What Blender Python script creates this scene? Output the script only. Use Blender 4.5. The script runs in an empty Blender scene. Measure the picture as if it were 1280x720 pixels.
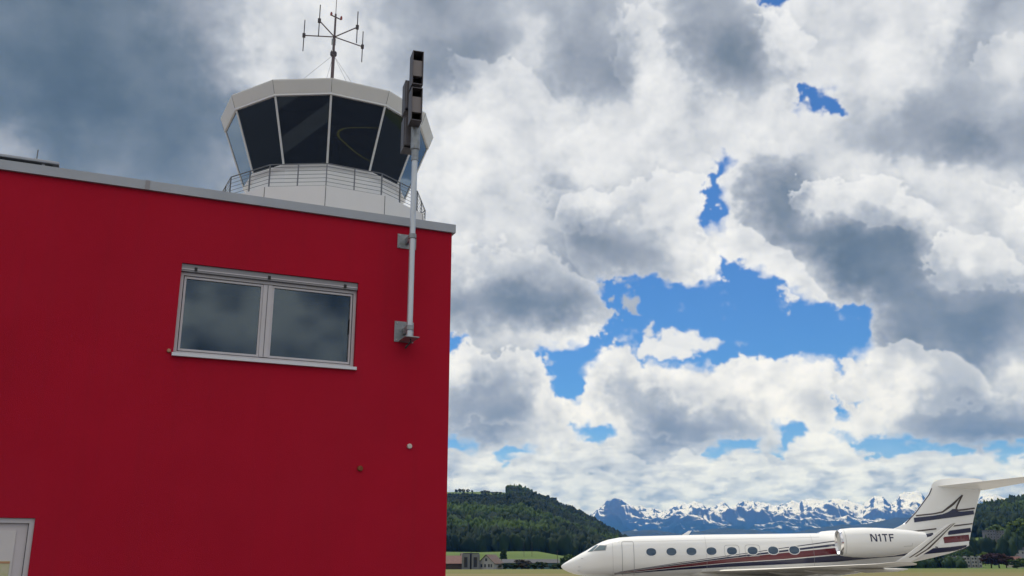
import bpy, bmesh, math, random
import numpy as np
from mathutils import Vector, Matrix
random.seed(5)
R_=math.radians
sc=bpy.context.scene
COL=sc.collection
# ------------------------------------------------------------------ materials
def mat(name,col,rough=.6,metal=0.,spec=.5,var=0.,vscale=3.,bump=0.,bscale=40.,coat=0.,col2=None,detail=6,stretch=(1,1,1)):
    m=bpy.data.materials.new(name);m.use_nodes=True;nt=m.node_tree;N=nt.nodes;L=nt.links
    b=N['Principled BSDF'];b.inputs['Base Color'].default_value=(*col,1);b.inputs['Roughness'].default_value=rough
    b.inputs['Metallic'].default_value=metal;b.inputs['Specular IOR Level'].default_value=spec;b.inputs['Coat Weight'].default_value=coat
    if var>0 or bump>0 or col2:
        tc=N.new('ShaderNodeTexCoord');mp=N.new('ShaderNodeMapping');mp.inputs['Scale'].default_value=stretch
        L.new(tc.outputs['Object'],mp.inputs['Vector'])
    if var>0 or col2:
        n=N.new('ShaderNodeTexNoise');n.inputs['Scale'].default_value=vscale;n.inputs['Detail'].default_value=detail;n.inputs['Roughness'].default_value=.6
        L.new(mp.outputs['Vector'],n.inputs['Vector'])
        r=N.new('ShaderNodeValToRGB');r.color_ramp.elements[0].position=.3;r.color_ramp.elements[1].position=.7
        c2=col2 or tuple(min(1,c*(1+var)) for c in col);c1=col if col2 else tuple(c*(1-var) for c in col)
        r.color_ramp.elements[0].color=(*c1,1);r.color_ramp.elements[1].color=(*c2,1)
        L.new(n.outputs['Fac'],r.inputs['Fac']);L.new(r.outputs['Color'],b.inputs['Base Color'])
    if bump>0:
        n2=N.new('ShaderNodeTexNoise');n2.inputs['Scale'].default_value=bscale;n2.inputs['Detail'].default_value=5
        L.new(mp.outputs['Vector'],n2.inputs['Vector'])
        bp=N.new('ShaderNodeBump');bp.inputs['Strength'].default_value=bump;bp.inputs['Distance'].default_value=.02
        L.new(n2.outputs['Fac'],bp.inputs['Height']);L.new(bp.outputs['Normal'],b.inputs['Normal'])
    return m
def glass_mat(name,tint,refl,body,clear=.5,rough=.0,ior=1.5):
    """window glass: fresnel reflection over a tinted see-through body"""
    m=bpy.data.materials.new(name);m.use_nodes=True;nt=m.node_tree;N=nt.nodes;L=nt.links;N.clear()
    o=N.new('ShaderNodeOutputMaterial');g=N.new('ShaderNodeBsdfGlossy');g.inputs['Roughness'].default_value=rough;g.inputs['Color'].default_value=(.66,.83,1,1)
    t=N.new('ShaderNodeBsdfTransparent');t.inputs['Color'].default_value=(*tint,1)
    d=N.new('ShaderNodeBsdfDiffuse');d.inputs['Color'].default_value=(*body,1)
    x=N.new('ShaderNodeMixShader');x.inputs['Fac'].default_value=clear;L.new(d.outputs[0],x.inputs[1]);L.new(t.outputs[0],x.inputs[2])
    f=N.new('ShaderNodeFresnel');f.inputs['IOR'].default_value=ior
    k=N.new('ShaderNodeMath');k.operation='MULTIPLY';k.use_clamp=True;k.inputs[1].default_value=refl;L.new(f.outputs[0],k.inputs[0])
    y=N.new('ShaderNodeMixShader');L.new(k.outputs[0],y.inputs['Fac']);L.new(x.outputs[0],y.inputs[1]);L.new(g.outputs[0],y.inputs[2])
    L.new(y.outputs[0],o.inputs['Surface']);return m
def leaf_mat(name,dark,light,scale=.15,light2=None,scale2=.004):
    m=bpy.data.materials.new(name);m.use_nodes=True;nt=m.node_tree;N=nt.nodes;L=nt.links;b=N['Principled BSDF']
    b.inputs['Roughness'].default_value=.85;b.inputs['Specular IOR Level'].default_value=.05
    tc=N.new('ShaderNodeTexCoord');n=N.new('ShaderNodeTexNoise');n.inputs['Scale'].default_value=scale;n.inputs['Detail'].default_value=3
    L.new(tc.outputs['Object'],n.inputs['Vector'])
    r=N.new('ShaderNodeValToRGB');r.color_ramp.elements[0].position=.32;r.color_ramp.elements[1].position=.68
    r.color_ramp.elements[0].color=(*dark,1);r.color_ramp.elements[1].color=(*light,1);L.new(n.outputs['Fac'],r.inputs['Fac'])
    out=r.outputs['Color']
    if light2:
        n2=N.new('ShaderNodeTexNoise');n2.inputs['Scale'].default_value=scale2;n2.inputs['Detail'].default_value=4
        L.new(tc.outputs['Object'],n2.inputs['Vector'])
        r2=N.new('ShaderNodeValToRGB');r2.color_ramp.elements[0].position=.50;r2.color_ramp.elements[1].position=.64
        L.new(n2.outputs['Fac'],r2.inputs['Fac'])
        x=N.new('ShaderNodeMix');x.data_type='RGBA';L.new(r2.outputs['Color'],x.inputs['Factor']);L.new(out,x.inputs['A']);x.inputs['B'].default_value=(*light2,1)
        out=x.outputs['Result']
    L.new(out,b.inputs['Base Color']);return m
def stucco():
    m=mat('red_stucco',(.465,.0095,.031),.9,spec=.14,var=.06,vscale=.7,bump=.6,bscale=120);nt=m.node_tree;N=nt.nodes;L=nt.links;b=N['Principled BSDF']
    src=b.inputs['Base Color'].links[0].from_socket;tc=N.new('ShaderNodeTexCoord')
    mp=N.new('ShaderNodeMapping');mp.inputs['Scale'].default_value=(3.2,3.2,.16);L.new(tc.outputs['Object'],mp.inputs['Vector'])
    n=N.new('ShaderNodeTexNoise');n.inputs['Scale'].default_value=1.6;n.inputs['Detail'].default_value=7;n.inputs['Roughness'].default_value=.62;L.new(mp.outputs[0],n.inputs['Vector'])
    r=N.new('ShaderNodeMapRange');L.new(n.outputs['Fac'],r.inputs[0]);r.inputs[1].default_value=.52;r.inputs[2].default_value=.8;r.inputs[3].default_value=0;r.inputs[4].default_value=.34
    x=N.new('ShaderNodeMix');x.data_type='RGBA';L.new(r.outputs[0],x.inputs['Factor']);L.new(src,x.inputs['A']);x.inputs['B'].default_value=(.34,.015,.033,1)   # faint rain streaks
    n3=N.new('ShaderNodeTexNoise');n3.inputs['Scale'].default_value=.45;n3.inputs['Detail'].default_value=3;L.new(tc.outputs['Object'],n3.inputs['Vector'])
    r3=N.new('ShaderNodeMapRange');L.new(n3.outputs['Fac'],r3.inputs[0]);r3.inputs[1].default_value=.45;r3.inputs[2].default_value=.72;r3.inputs[4].default_value=.28
    y=N.new('ShaderNodeMix');y.data_type='RGBA';L.new(r3.outputs[0],y.inputs['Factor']);L.new(x.outputs['Result'],y.inputs['A']);y.inputs['B'].default_value=(.49,.019,.045,1)  # sun faded areas
    L.new(y.outputs['Result'],b.inputs['Base Color']);return m
M={}
M['red']=stucco()
M['coping']=mat('zinc_coping',(.36,.38,.42),.5,metal=.35,var=.06,vscale=2)
M['alu']=mat('pale_window_metal',(.56,.53,.555),.5,metal=.1,var=.04)
M['sillm']=mat('window_sill_metal',(.68,.69,.73),.4,metal=.2)
M['blind']=mat('blind_box_metal',(.27,.26,.28),.5,metal=.3)
M['black']=mat('black_rubber',(.012,.012,.014),.6)
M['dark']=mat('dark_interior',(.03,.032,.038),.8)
M['room']=mat('office_wall',(.16,.15,.14),.9,var=.05)
M['winglass']=glass_mat('window_glass',(.45,.5,.52),2.6,(.01,.012,.015),.8)
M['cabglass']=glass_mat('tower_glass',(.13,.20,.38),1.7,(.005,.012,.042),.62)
M['towerw']=mat('tower_white_panel',(.82,.82,.83),.55,var=.03,vscale=.6)
M['towerc']=mat('tower_cap_panel',(.80,.79,.765),.5,var=.03,vscale=.6)
M['mullion']=mat('tower_mullion',(.74,.74,.74),.4,metal=.1)
M['rail']=mat('railing_steel',(.17,.18,.20),.4,metal=.6)
M['seam']=mat('joint_seal',(.12,.12,.13),.7)
M['conc']=mat('tower_concrete',(.42,.42,.41),.8,var=.08,vscale=.5)
M['galv']=mat('galvanised_steel',(.56,.59,.63),.42,metal=.55,var=.10,vscale=9,bump=.05,bscale=60,stretch=(1,1,.2))
M['galvd']=mat('dull_galvanised_steel',(.30,.32,.34),.5,metal=.5,var=.22,vscale=14)
M['horn']=mat('horn_grey_metal',(.115,.105,.115),.55,metal=.3,var=.12,vscale=8)
M['hornin']=mat('horn_throat',(.028,.026,.03),.6)
M['hornlip']=mat('horn_wedge',(.21,.185,.185),.5,metal=.2)
M['mast']=mat('antenna_mast_paint',(.10,.075,.085),.5,metal=.3,var=.2,vscale=3)
M['dip']=mat('dipole_metal',(.055,.05,.06),.5,metal=.4)
M['lampred']=mat('obstruction_lamp_red',(.25,.03,.03),.3)
M['wire']=mat('guy_wire',(.16,.17,.19),.5,metal=.4)
M['jet']=mat('white_aircraft_paint',(.83,.828,.815),.16,spec=.5,coat=.5,var=.015,vscale=.7)
M['jetwing']=mat('pale_grey_wing_paint',(.58,.56,.51),.35,coat=.3,var=.04,vscale=.8,stretch=(1,.2,1))
M['navy']=mat('navy_stripe_paint',(.012,.015,.055),.25,coat=.4)
M['maroon']=mat('maroon_stripe_paint',(.115,.008,.018),.25,coat=.4)
M['bronze']=mat('dark_bronze_line_paint',(.055,.038,.032),.3,coat=.3)
M['jetline']=mat('panel_line_grey',(.33,.33,.34),.5)
M['jetwhite']=mat('bright_white_stripe_paint',(.85,.85,.85),.25,coat=.4)
M['chrome']=mat('polished_intake_lip',(.75,.75,.78),.15,metal=1)
M['jetglass']=glass_mat('aircraft_window_glass',(.15,.19,.25),2.2,(.035,.06,.10),.1)
M['cockglass']=glass_mat('cockpit_glass',(.3,.4,.4),2.5,(.13,.17,.17),.1)
M['tyre']=mat('tyre_rubber',(.02,.02,.02),.8)
M['steel']=mat('bare_steel',(.5,.5,.5),.3,metal=.8)
# ------------------------------------------------------------------ mesh helpers
def link(name,me,parent=None,m=None,smooth=False):
    if m: me.materials.append(m)
    if smooth: me.polygons.foreach_set('use_smooth',[True]*len(me.polygons))
    o=bpy.data.objects.new(name,me);COL.objects.link(o)
    if parent: o.parent=parent
    return o
def tag(o,label=None,cat=None,group=None,kind=None):
    if label:o['label']=label
    if cat:o['category']=cat
    if group:o['group']=group
    if kind:o['kind']=kind
    return o
def empty(name,loc=(0,0,0),rz=0,label=None,cat=None,group=None):
    o=bpy.data.objects.new(name,None);COL.objects.link(o);o.location=loc;o.rotation_euler=(0,0,rz);o.empty_display_size=.3
    return tag(o,label,cat,group)
def copy_tree(o,parent=None):
    c=o.copy();COL.objects.link(c);c.parent=parent
    for ch in list(o.children): copy_tree(ch,c)
    return c
class MB:
    def __init__(s): s.v=[];s.f=[]
    def add(s,vs,fs):
        k=len(s.v);s.v+= [tuple(v) for v in vs];s.f+=[tuple(i+k for i in f) for f in fs];return s
    def box(s,x0,x1,y0,y1,z0,z1,X=None):
        vs=[Vector((x,y,z)) for z in (z0,z1) for y in (y0,y1) for x in (x0,x1)]
        if X is not None: vs=[X@v for v in vs]
        return s.add(vs,[(0,2,3,1),(4,5,7,6),(0,1,5,4),(1,3,7,5),(3,2,6,7),(2,0,4,6)])
    def bevbox(s,x0,x1,y0,y1,z0,z1,b,X=None):
        bm=bmesh.new();bmesh.ops.create_cube(bm,size=1)
        for v in bm.verts: v.co=Vector(((x0+x1)/2+v.co.x*(x1-x0),(y0+y1)/2+v.co.y*(y1-y0),(z0+z1)/2+v.co.z*(z1-z0)))
        bmesh.ops.bevel(bm,geom=bm.edges[:],offset=b,segments=2,affect='EDGES',profile=.6)
        bm.verts.index_update();vs=[(X@v.co if X is not None else v.co.copy()) for v in bm.verts];fs=[[v.index for v in f.verts] for f in bm.faces];bm.free()
        return s.add(vs,fs)
    def tube(s,pts,r,n=8,caps=True):
        pts=[Vector(p) for p in pts];rs=r if isinstance(r,(list,tuple)) else [r]*len(pts);rings=[];k=len(s.v)
        ref=None
        for i,p in enumerate(pts):
            d=(pts[min(i+1,len(pts)-1)]-pts[max(i-1,0)]).normalized()
            a=ref if ref is not None and abs(ref.dot(d))<.95 else (Vector((0,0,1)) if abs(d.z)<.9 else Vector((1,0,0)))
            u=(a-d*a.dot(d)).normalized();w=d.cross(u);ref=u
            s.v+=[tuple(p+(u*math.cos(2*math.pi*j/n)+w*math.sin(2*math.pi*j/n))*rs[i]) for j in range(n)]
        for i in range(len(pts)-1):
            for j in range(n):
                a=k+i*n+j;b=k+i*n+(j+1)%n;s.f.append((a,b,b+n,a+n))
        if caps:
            s.f.append(tuple(k+j for j in reversed(range(n))));e=k+(len(pts)-1)*n;s.f.append(tuple(e+j for j in range(n)))
        return s
    def loft(s,rings,closed=True,caps=True):
        n=len(rings[0]);k=len(s.v)
        for r in rings: s.v+=[tuple(p) for p in r]
        for i in range(len(rings)-1):
            for j in range(n if closed else n-1):
                a=k+i*n+j;b=k+i*n+(j+1)%n;s.f.append((a,b,b+n,a+n))
        if caps and closed:
            s.f.append(tuple(k+j for j in reversed(range(n))));e=k+(len(rings)-1)*n;s.f.append(tuple(e+j for j in range(n)))
        return s
    def lathe(s,prof,n=32,axis=Vector((0,0,0)),d='z',caps=True):
        rings=[]
        for r,h in prof:
            ring=[]
            for j in range(n):
                a=2*math.pi*j/n;c,q=r*math.cos(a),r*math.sin(a)
                ring.append(axis+(Vector((c,q,h)) if d=='z' else Vector((h,c,q)) if d=='x' else Vector((c,h,q))))
            rings.append(ring)
        return s.loft(rings,True,caps)
    def prism(s,poly,y0,y1,X=None):    # outline in x,z pushed along y
        n=len(poly);vs=[Vector((x,y,z)) for y in (y0,y1) for x,z in poly]
        if X is not None: vs=[X@v for v in vs]
        return s.add(vs,[tuple(range(n)),tuple(reversed(range(n,2*n)))]+[(i,i+n,(i+1)%n+n,(i+1)%n) for i in range(n)])
    def build(s,name,m,parent=None,smooth=False,fix=True):
        me=bpy.data.meshes.new(name);me.from_pydata(s.v,[],s.f)
        if fix:
            bm=bmesh.new();bm.from_mesh(me);bmesh.ops.recalc_face_normals(bm,faces=bm.faces[:]);bm.to_mesh(me);bm.free()
        o=link(name,me,parent,m)
        if smooth:
            me.polygons.foreach_set('use_smooth',[True]*len(me.polygons));me.set_sharp_from_angle(angle=R_(35))
        return o
def fast_mesh(name,verts,faces,m,parent=None,smooth=False):
    me=bpy.data.meshes.new(name);nv=len(verts);nf,k=faces.shape
    me.vertices.add(nv);me.vertices.foreach_set('co',np.ascontiguousarray(verts,dtype=np.float32).ravel())
    me.loops.add(nf*k);me.loops.foreach_set('vertex_index',np.ascontiguousarray(faces,dtype=np.int32).ravel())
    me.polygons.add(nf);me.polygons.foreach_set('loop_start',np.arange(0,nf*k,k,dtype=np.int32))
    if smooth: me.polygons.foreach_set('use_smooth',np.ones(nf,bool))
    me.update(calc_edges=True);me.validate()
    return link(name,me,parent,m)
EYE=1.75
F_PX=1200.0; PITCH=math.radians(16.1)
# ---------------------------------------------------------------- sky panorama (clouds computed over azimuth / elevation)
LUM = """
52 50 50 52 55 62 68 76 78 80 82 76 70 66 67 70 74 72 70 76 80 70 66 70 88 80 80 82 80 86 76 74
50 48 47 50 52 55 62 70 80 80 86 80 74 66 64 70 76 68 66 72 84 66 58 62 78 84 80 86 84 72 70 80
48 46 46 48 50 52 60 74 82 78 84 78 72 66 72 82 78 68 64 68 86 76 68 66 74 84 80 82 80 74 70 76
50 47 46 47 49 50 54 60 70 75 75 75 80 82 86 84 78 84 80 78 84 82 84 78 82 82 74 76 66 68 70 74
66 56 52 51 51 51 54 64 75 75 75 75 80 84 88 86 84 86 86 84 84 80 82 86 84 78 72 68 70 60 58 66
70 62 57 56 56 56 58 64 75 75 75 75 80 84 86 80 80 74 84 84 80 86 90 68 64 76 84 88 88 78 80 78
72 66 60 58 58 58 60 66 75 75 75 75 78 80 82 76 78 74 82 76 82 88 88 68 58 78 76 74 82 80 78 86
72 66 60 60 60 60 62 66 75 75 75 75 78 80 82 78 76 70 62 66 72 84 90 80 66 56 52 52 58 82 82 76
72 68 62 60 60 60 62 66 72 72 75 75 78 78 78 74 70 66 70 64 66 80 88 86 88 76 56 54 58 74 80 78
70 68 64 62 62 62 62 66 70 70 70 70 70 66 62 58 56 56 66 66 78 82 86 86 84 80 80 60 56 58 62 62
70 68 64 62 62 62 62 66 70 70 70 70 70 76 76 76 76 80 86 80 88 88 88 86 86 84 84 68 60 58 56 66
70 68 64 62 62 62 62 66 70 70 70 70 70 80 82 68 80 88 88 76 89 89 87 89 89 87 88 86 84 72 64 78
70 68 64 62 62 62 62 66 70 70 70 70 70 70 66 62 68 88 86 72 70 80 78 84 86 76 84 84 78 66 66 76
70 68 64 62 62 62 62 66 70 70 70 70 70 66 62 62 74 84 86 80 62 60 64 70 82 88 86 80 66 60 56 58
74 74 74 74 74 74 74 74 74 74 74 74 76 78 84 86 84 80 78 78 80 84 86 84 84 88 86 86 82 82 80 84
78 78 78 78 78 78 78 78 78 78 78 78 80 82 82 82 82 80 80 80 81 83 82 80 83 80 82 80 78 82 82 82
82 82 82 82 82 82 82 82 82 82 82 82 83 84 84 84 84 84 84 84 84 84 84 84 84 84 84 84 84 84 84 84
"""
GAPS = [
 [(755,350),(790,345),(825,342),(860,354),(900,352),(912,322),(940,335),(985,357),(982,370),(1010,372),(1040,378),(1085,372),(1095,395),(1088,425),(1065,447),(1045,468),(1030,462),(1020,450),(985,448),(940,447),(925,440),(895,460),(875,462),(845,458),(800,448),(780,430),(760,430),(745,445),(735,465),(730,490),(715,502),(695,495),(690,480),(678,455),(668,437),(700,431),(740,425),(752,413),(766,400),(760,370)],
 [(903,194),(913,198),(907,215),(896,235),(906,250),(909,266),(898,270),(896,283),(880,290),(867,278),(875,268),(885,262),(879,250),(884,235),(890,213)],
 [(999,106),(1010,104),(1025,113),(1040,110),(1049,128),(1058,143),(1050,150),(1038,141),(1025,134),(1004,134)],
 [(710,533),(735,529),(762,532),(768,541),(745,552),(718,544)],
 [(613,565),(640,557),(664,559),(640,569),(633,579),(617,573)],
 [(555,549),(592,553),(590,559),(555,561)],
 [(555,425),(575,419),(583,424),(563,442),(555,440)],
 [(878,566),(900,553),(948,549),(943,561),(918,561),(890,574)],
 [(972,562),(984,545),(976,530),(995,523),(1013,533),(1002,546),(987,556),(980,570)],
 [(1043,538),(1075,549),(1110,547),(1150,552),(1190,554),(1218,560),(1213,572),(1190,566),(1160,561),(1130,569),(1105,575),(1090,571),(1070,556)],
 [(1233,553),(1278,549),(1273,571),(1255,577)],
 [(1043,498),(1058,520),(1045,518)],[(1058,502),(1074,504),(1068,511)],
 [(950,-6),(985,-4),(980,6),(958,6)],
]
PUFFS = [  # small clouds standing inside the gaps: outline, brightness
 ([(799,444),(796,425),(808,414),(830,416),(850,412),(868,414),(882,424),(898,433),(885,441),(860,442),(835,446)],.89),
 ([(774,381),(785,359),(801,370),(796,389)],.68),
 ([(973,368),(986,388),(992,372)],.88),
 ([(807,405),(814,402),(818,411),(810,415)],.84),
 ([(1036,452),(1050,447),(1072,455),(1070,464),(1050,462)],.86),
]
HEAPS = [  # outlines of cloud heaps that stand in front of others, strength of their bright rim
 ([(718,505),(735,470),(748,440),(770,427),(790,425),(800,445),(830,447),(850,462),(880,470),(895,462),(925,440),(945,450),(965,444),(985,449),(1010,450),(1025,460),(1035,480),(1045,500),(1040,530),(1000,545),(940,548),(880,552),(820,545),(770,530),(740,520)],.9),
 ([(550,440),(585,420),(600,440),(640,440),(665,443),(680,465),(692,490),(705,510),(715,530),(690,545),(640,535),(600,530),(550,545)],1.),
 ([(550,318),(600,305),(660,318),(700,325),(740,350),(765,375),(768,400),(745,425),(700,432),(640,440),(550,420)],.55),
 ([(985,240),(1005,225),(1040,228),(1090,222),(1150,243),(1168,260),(1140,287),(1100,272),(1050,264),(1010,264),(988,252)],1.),
 ([(1168,302),(1190,288),(1210,305),(1230,298),(1260,308),(1278,340),(1262,367),(1200,372),(1163,345)],.9),
 ([(1043,480),(1075,458),(1090,433),(1130,428),(1180,440),(1222,470),(1242,497),(1200,502),(1150,512),(1100,532),(1058,520)],.8),
 ([(1103,582),(1140,561),(1170,558),(1210,572),(1250,585),(1290,578),(1290,612),(1103,612)],.8),
 ([(973,587),(990,548),(1015,533),(1035,538),(1060,560),(1082,580),(1092,602),(1000,612)],.9),
 ([(640,577),(660,560),(690,570),(720,558),(760,560),(800,577),(830,583),(860,565),(900,582),(950,570),(972,592),(960,617),(640,612)],.7),
 ([(690,272),(720,248),(760,235),(800,230),(850,213),(885,225),(868,260),(873,290),(900,330),(910,350),(880,362),(840,347),(790,347),(740,347),(716,322)],.75),
 ([(866,302),(900,284),(925,272),(950,300),(985,320),(1012,350),(1042,374),(990,357),(940,337),(910,327),(888,322)],.9),
 ([(660,240),(690,228),(730,250),(770,235),(760,285),(700,290),(670,275)],.4),
 ([(1230,235),(1262,240),(1290,225),(1290,330),(1262,310),(1255,280)],.7),
 ([(1205,75),(1250,52),(1290,40),(1290,100),(1240,110)],.5),
 ([(955,25),(985,15),(1010,45),(1005,85),(980,90),(960,60)],.8),
 ([(775,25),(810,5),(830,40),(815,110),(790,120),(770,80)],.5),
 ([(560,60),(600,85),(640,75),(690,125),(650,140),(570,130)],.45),
 ([(555,610),(580,585),(620,575),(650,590),(690,598),(740,590),(800,602),(800,640),(555,640)],.6),
]
PALETTE = ((.30,(.280,.340,.390)),(.40,(.345,.405,.455)),(.50,(.440,.490,.540)),(.60,(.575,.605,.650)),(.70,(.690,.715,.755)),(.80,(.800,.815,.840)),(.90,(.905,.912,.925)),(1.0,(.99,.99,.99)))

_rng=np.random.default_rng(11)
_ang=_rng.random((256,256))*2*math.pi
_GX,_GY=np.cos(_ang).astype(np.float32),np.sin(_ang).astype(np.float32)
def perlin(x,y):
    xf=np.floor(x);yf=np.floor(y);fx=(x-xf).astype(np.float32);fy=(y-yf).astype(np.float32)
    xi=xf.astype(np.int32)&255;yi=yf.astype(np.int32)&255;xj=(xi+1)&255;yj=(yi+1)&255
    u=fx*fx*fx*(fx*(fx*6-15)+10);v=fy*fy*fy*(fy*(fy*6-15)+10)
    def g(a,b,p,q): return _GX[b,a]*p+_GY[b,a]*q
    n0=g(xi,yi,fx,fy);n1=g(xj,yi,fx-1,fy);n2=g(xi,yj,fx,fy-1);n3=g(xj,yj,fx-1,fy-1)
    a=n0+(n1-n0)*u;b=n2+(n3-n2)*u
    return (a+(b-a)*v)*1.41
def fbm(x,y,o,gain=.5):
    s=0;a=1;t=0
    for k in range(o):
        s=s+a*perlin(x+17.3*k,y+9.1*k);t+=a;a*=gain;x=x*2.03;y=y*2.03
    return s/t
def billow(x,y,o,gain=.5):
    s=0;a=1;t=0
    for k in range(o):
        s=s+a*(1-2.2*np.abs(perlin(x+31.7*k,y+5.3*k)));t+=a;a*=gain;x=x*2.1;y=y*2.1
    return s/t
_CX,_CY=_rng.random((128,128)).astype(np.float32),_rng.random((128,128)).astype(np.float32)
def domes(x,y):
    """rounded heads packed side by side: 1 on top of a head, 0 in the creases"""
    xi=np.floor(x).astype(np.int32);yi=np.floor(y).astype(np.int32);fx=x-xi;fy=y-yi;d=np.full(np.shape(x),9.)
    for j in (-1,0,1):
        for i in (-1,0,1):
            a=(yi+j)&127;b=(xi+i)&127
            d=np.minimum(d,(i+_CX[a,b]-fx)**2+(j+_CY[a,b]-fy)**2)
    return np.sqrt(np.clip(1-d*.95,0,1))
def heads(x,y):
    return .56*domes(x,y)+.28*domes(x*2.17+5.3,y*2.17+1.7)+.16*domes(x*4.6+9.1,y*4.6+3.3)
def sstep(a,b,x):
    t=np.clip((x-a)/(b-a),0,1);return t*t*(3-2*t)
def signed_distance(poly,X,Y):
    P=np.array(poly,float);Q=np.roll(P,-1,0);d=np.full(X.shape,1e9);ins=np.zeros(X.shape,bool)
    for (ax,ay),(bx,by) in zip(P,Q):
        ex,ey=bx-ax,by-ay;t=np.clip(((X-ax)*ex+(Y-ay)*ey)/(ex*ex+ey*ey),0,1)
        d=np.minimum(d,np.hypot(X-ax-t*ex,Y-ay-t*ey))
        if by!=ay: ins^=((ay>Y)!=(by>Y))&(X<ex*(Y-ay)/ey+ax)
    return np.where(ins,d,-d)
def sample(M,x,y):   # smooth lookup of a coarse map
    h,w=M.shape;x=np.clip(x,0,w-1.001);y=np.clip(y,0,h-1.001)
    xi=x.astype(np.int32);yi=y.astype(np.int32);u=x-xi;v=y-yi
    a=M[yi,xi]*(1-u)+M[yi,xi+1]*u;b=M[yi+1,xi]*(1-u)+M[yi+1,xi+1]*u
    return a*(1-v)+b*v
def cubic_up(M,n):
    def k(M):
        P=np.pad(M,((1,2),(0,0)),mode='edge');out=[]
        for i in range(M.shape[0]):
            for s in range(n):
                t=s/n;p0,p1,p2,p3=P[i],P[i+1],P[i+2],P[i+3]
                out.append(p1+.5*t*(p2-p0+t*(2*p0-5*p1+4*p2-p3+t*(3*(p1-p2)+p3-p0))))
        return np.array(out)
    return k(k(M).T).T
_L=np.array([[float(v) for v in r.split()] for r in LUM.strip().split('\n')])/100
_LUM=cubic_up(_L,8)                        # 5 px steps, first sample at (20,20)
_gy,_gx=np.mgrid[0:180,0:320]*4.0
_GAP=np.max([signed_distance(g,_gx,_gy) for g in GAPS],0)
def _top(D): return np.clip(np.gradient(D,axis=0)/4*1.1-np.gradient(D,axis=1)/4*.15,-1,1)
_HEAP=[]
for _g,_s in HEAPS:
    _D=signed_distance(_g,_gx,_gy);_HEAP.append((_D,_top(_D),_s,min(p[1] for p in _g)-40,max(p[1] for p in _g)+40,min(p[0] for p in _g)-40,max(p[0] for p in _g)+40))
_PUF=[(signed_distance(g,_gx,_gy),b) for g,b in PUFFS]
def clouds(az,el):
    """cloud colour (display values) and cover over a direction given by azimuth and elevation (radians)"""
    c=np.cos(el);x=np.sin(az)*c;y=np.cos(az)*c;z=np.sin(el)
    fw=y*math.cos(PITCH)+z*math.sin(PITCH);up=z*math.cos(PITCH)-y*math.sin(PITCH)
    ok=fw>.25;fw=np.where(ok,fw,1)
    px=640+F_PX*x/fw;py=360-F_PX*up/fw
    inside=np.where(ok,sstep(-420,-40,px)*sstep(1700,1320,px)*sstep(-420,-40,py),0)
    A=np.degrees(az);E=np.degrees(el)
    near=sstep(4,9,E);Ep=np.where(E>-1,E,-1)
    def two(f,k,o,sx=0,sy=0,gain=.5):      # clouds crowd together towards the horizon: a flatter, finer pattern low down
        return f(A*.5*k+sx,Ep*.6*k+sy,o,gain)*near+f(A*.62*k+sx,Ep*1.55*k+sy,o,gain)*(1-near)
    w1=two(fbm,.55,4,3,0);w2=two(fbm,.55,4,71,13)
    w3=two(fbm,2.2,5,40,7,.55);w4=two(fbm,2.2,5,11,91,.55)
    wx=px+22*w1+20*w3;wy=py+16*w2+16*w4
    lum=sample(_LUM,(wx-20)/5,(wy-20)/5)
    # puffy relief: a height field lit from above
    cx=A*.25+.16*w3+.25*w1+.05*fbm(A*4,Ep*4,3);cyy=Ep*.31+.16*w4+.25*w2
    cx2=A*.36+.12*w3+.3*w1;cy2=Ep*1.05+.14*w4+.3*w2
    h=heads(cx,cyy)*near+heads(cx2,cy2)*(1-near)
    rel=h-(heads(cx-.03,cyy+.07)*near+heads(cx2-.03,cy2+.08)*(1-near))
    rel=np.tanh(4.2*rel)
    soft=two(fbm,.55,6,5,31,.47);fine=two(fbm,4,4,5,31,.5);mid=two(fbm,1.3,5,85,37,.45)
    streak=fbm(A*.16+9,Ep*1.3+4,5,.5)*(1-near)
    body=sstep(.62,.84,lum)*(.45+.55*sstep(24,10,E))
    lum=lum+.10*soft+.04*mid*(.5+body)+.10*streak
    lum=lum+.03*np.tanh((lum-.765)/.02)   # a firm edge where a bright heap stands before a dark base
    lum=np.where(lum>.78,.78+(lum-.78)*.62,lum)
    big=two(fbm,1.05,5,15,77,.5)
    low=1-near
    lum=lum-.045*low+(.21+.22*low)*body*np.minimum(big,.12)+(.010+(.10+.05*low)*body)*rel+(.004+.008*body)*fine+.20*body*(h-.62)
    for D,T,st,y0,y1,x0,x1 in _HEAP:
        k=(py>y0)&(py<y1)&(px>x0)&(px<x1)&ok
        if not k.any(): continue
        ex,ey=(wx[k]+16*w4[k]-12*w1[k])/4,(wy[k]+14*w3[k]+12*w2[k])/4;d=sample(D,ex,ey)+13*(h[k]-.62)+4*mid[k];tp=sample(T,ex,ey);l=lum[k]
        a=sstep(-1.2,2.6,d);rim=np.exp(-np.clip(d,0,None)/(7+9*np.clip(tp,0,1)))*(.45+.55*np.clip(tp+.35,0,1))*st
        ins=l+(np.maximum(l,.90+.05*rel[k])-l)*rim*.85
        out=l-.07*st*np.exp(np.clip(d,None,0)/9.)*np.clip(tp+.5,0,1)
        lum[k]=out+(ins-out)*a
    g=3+sample(_GAP,wx/4,wy/4)+5*w3+9*(.62-h)+.9*fine+2.5*(1-near)
    wisp=sstep(-.1,.45,two(fbm,1.1,3,33,61))
    gap=sstep(-2.2-10*wisp,3.2+10*wisp,g)*(1-.22*(1-near))
    edge=np.exp(-np.clip(-g,0,None)/9.)    # thin cloud beside a gap is bright
    lum=lum+(np.maximum(lum,.93)-lum)*edge*.42
    cover=1-gap*.985
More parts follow.
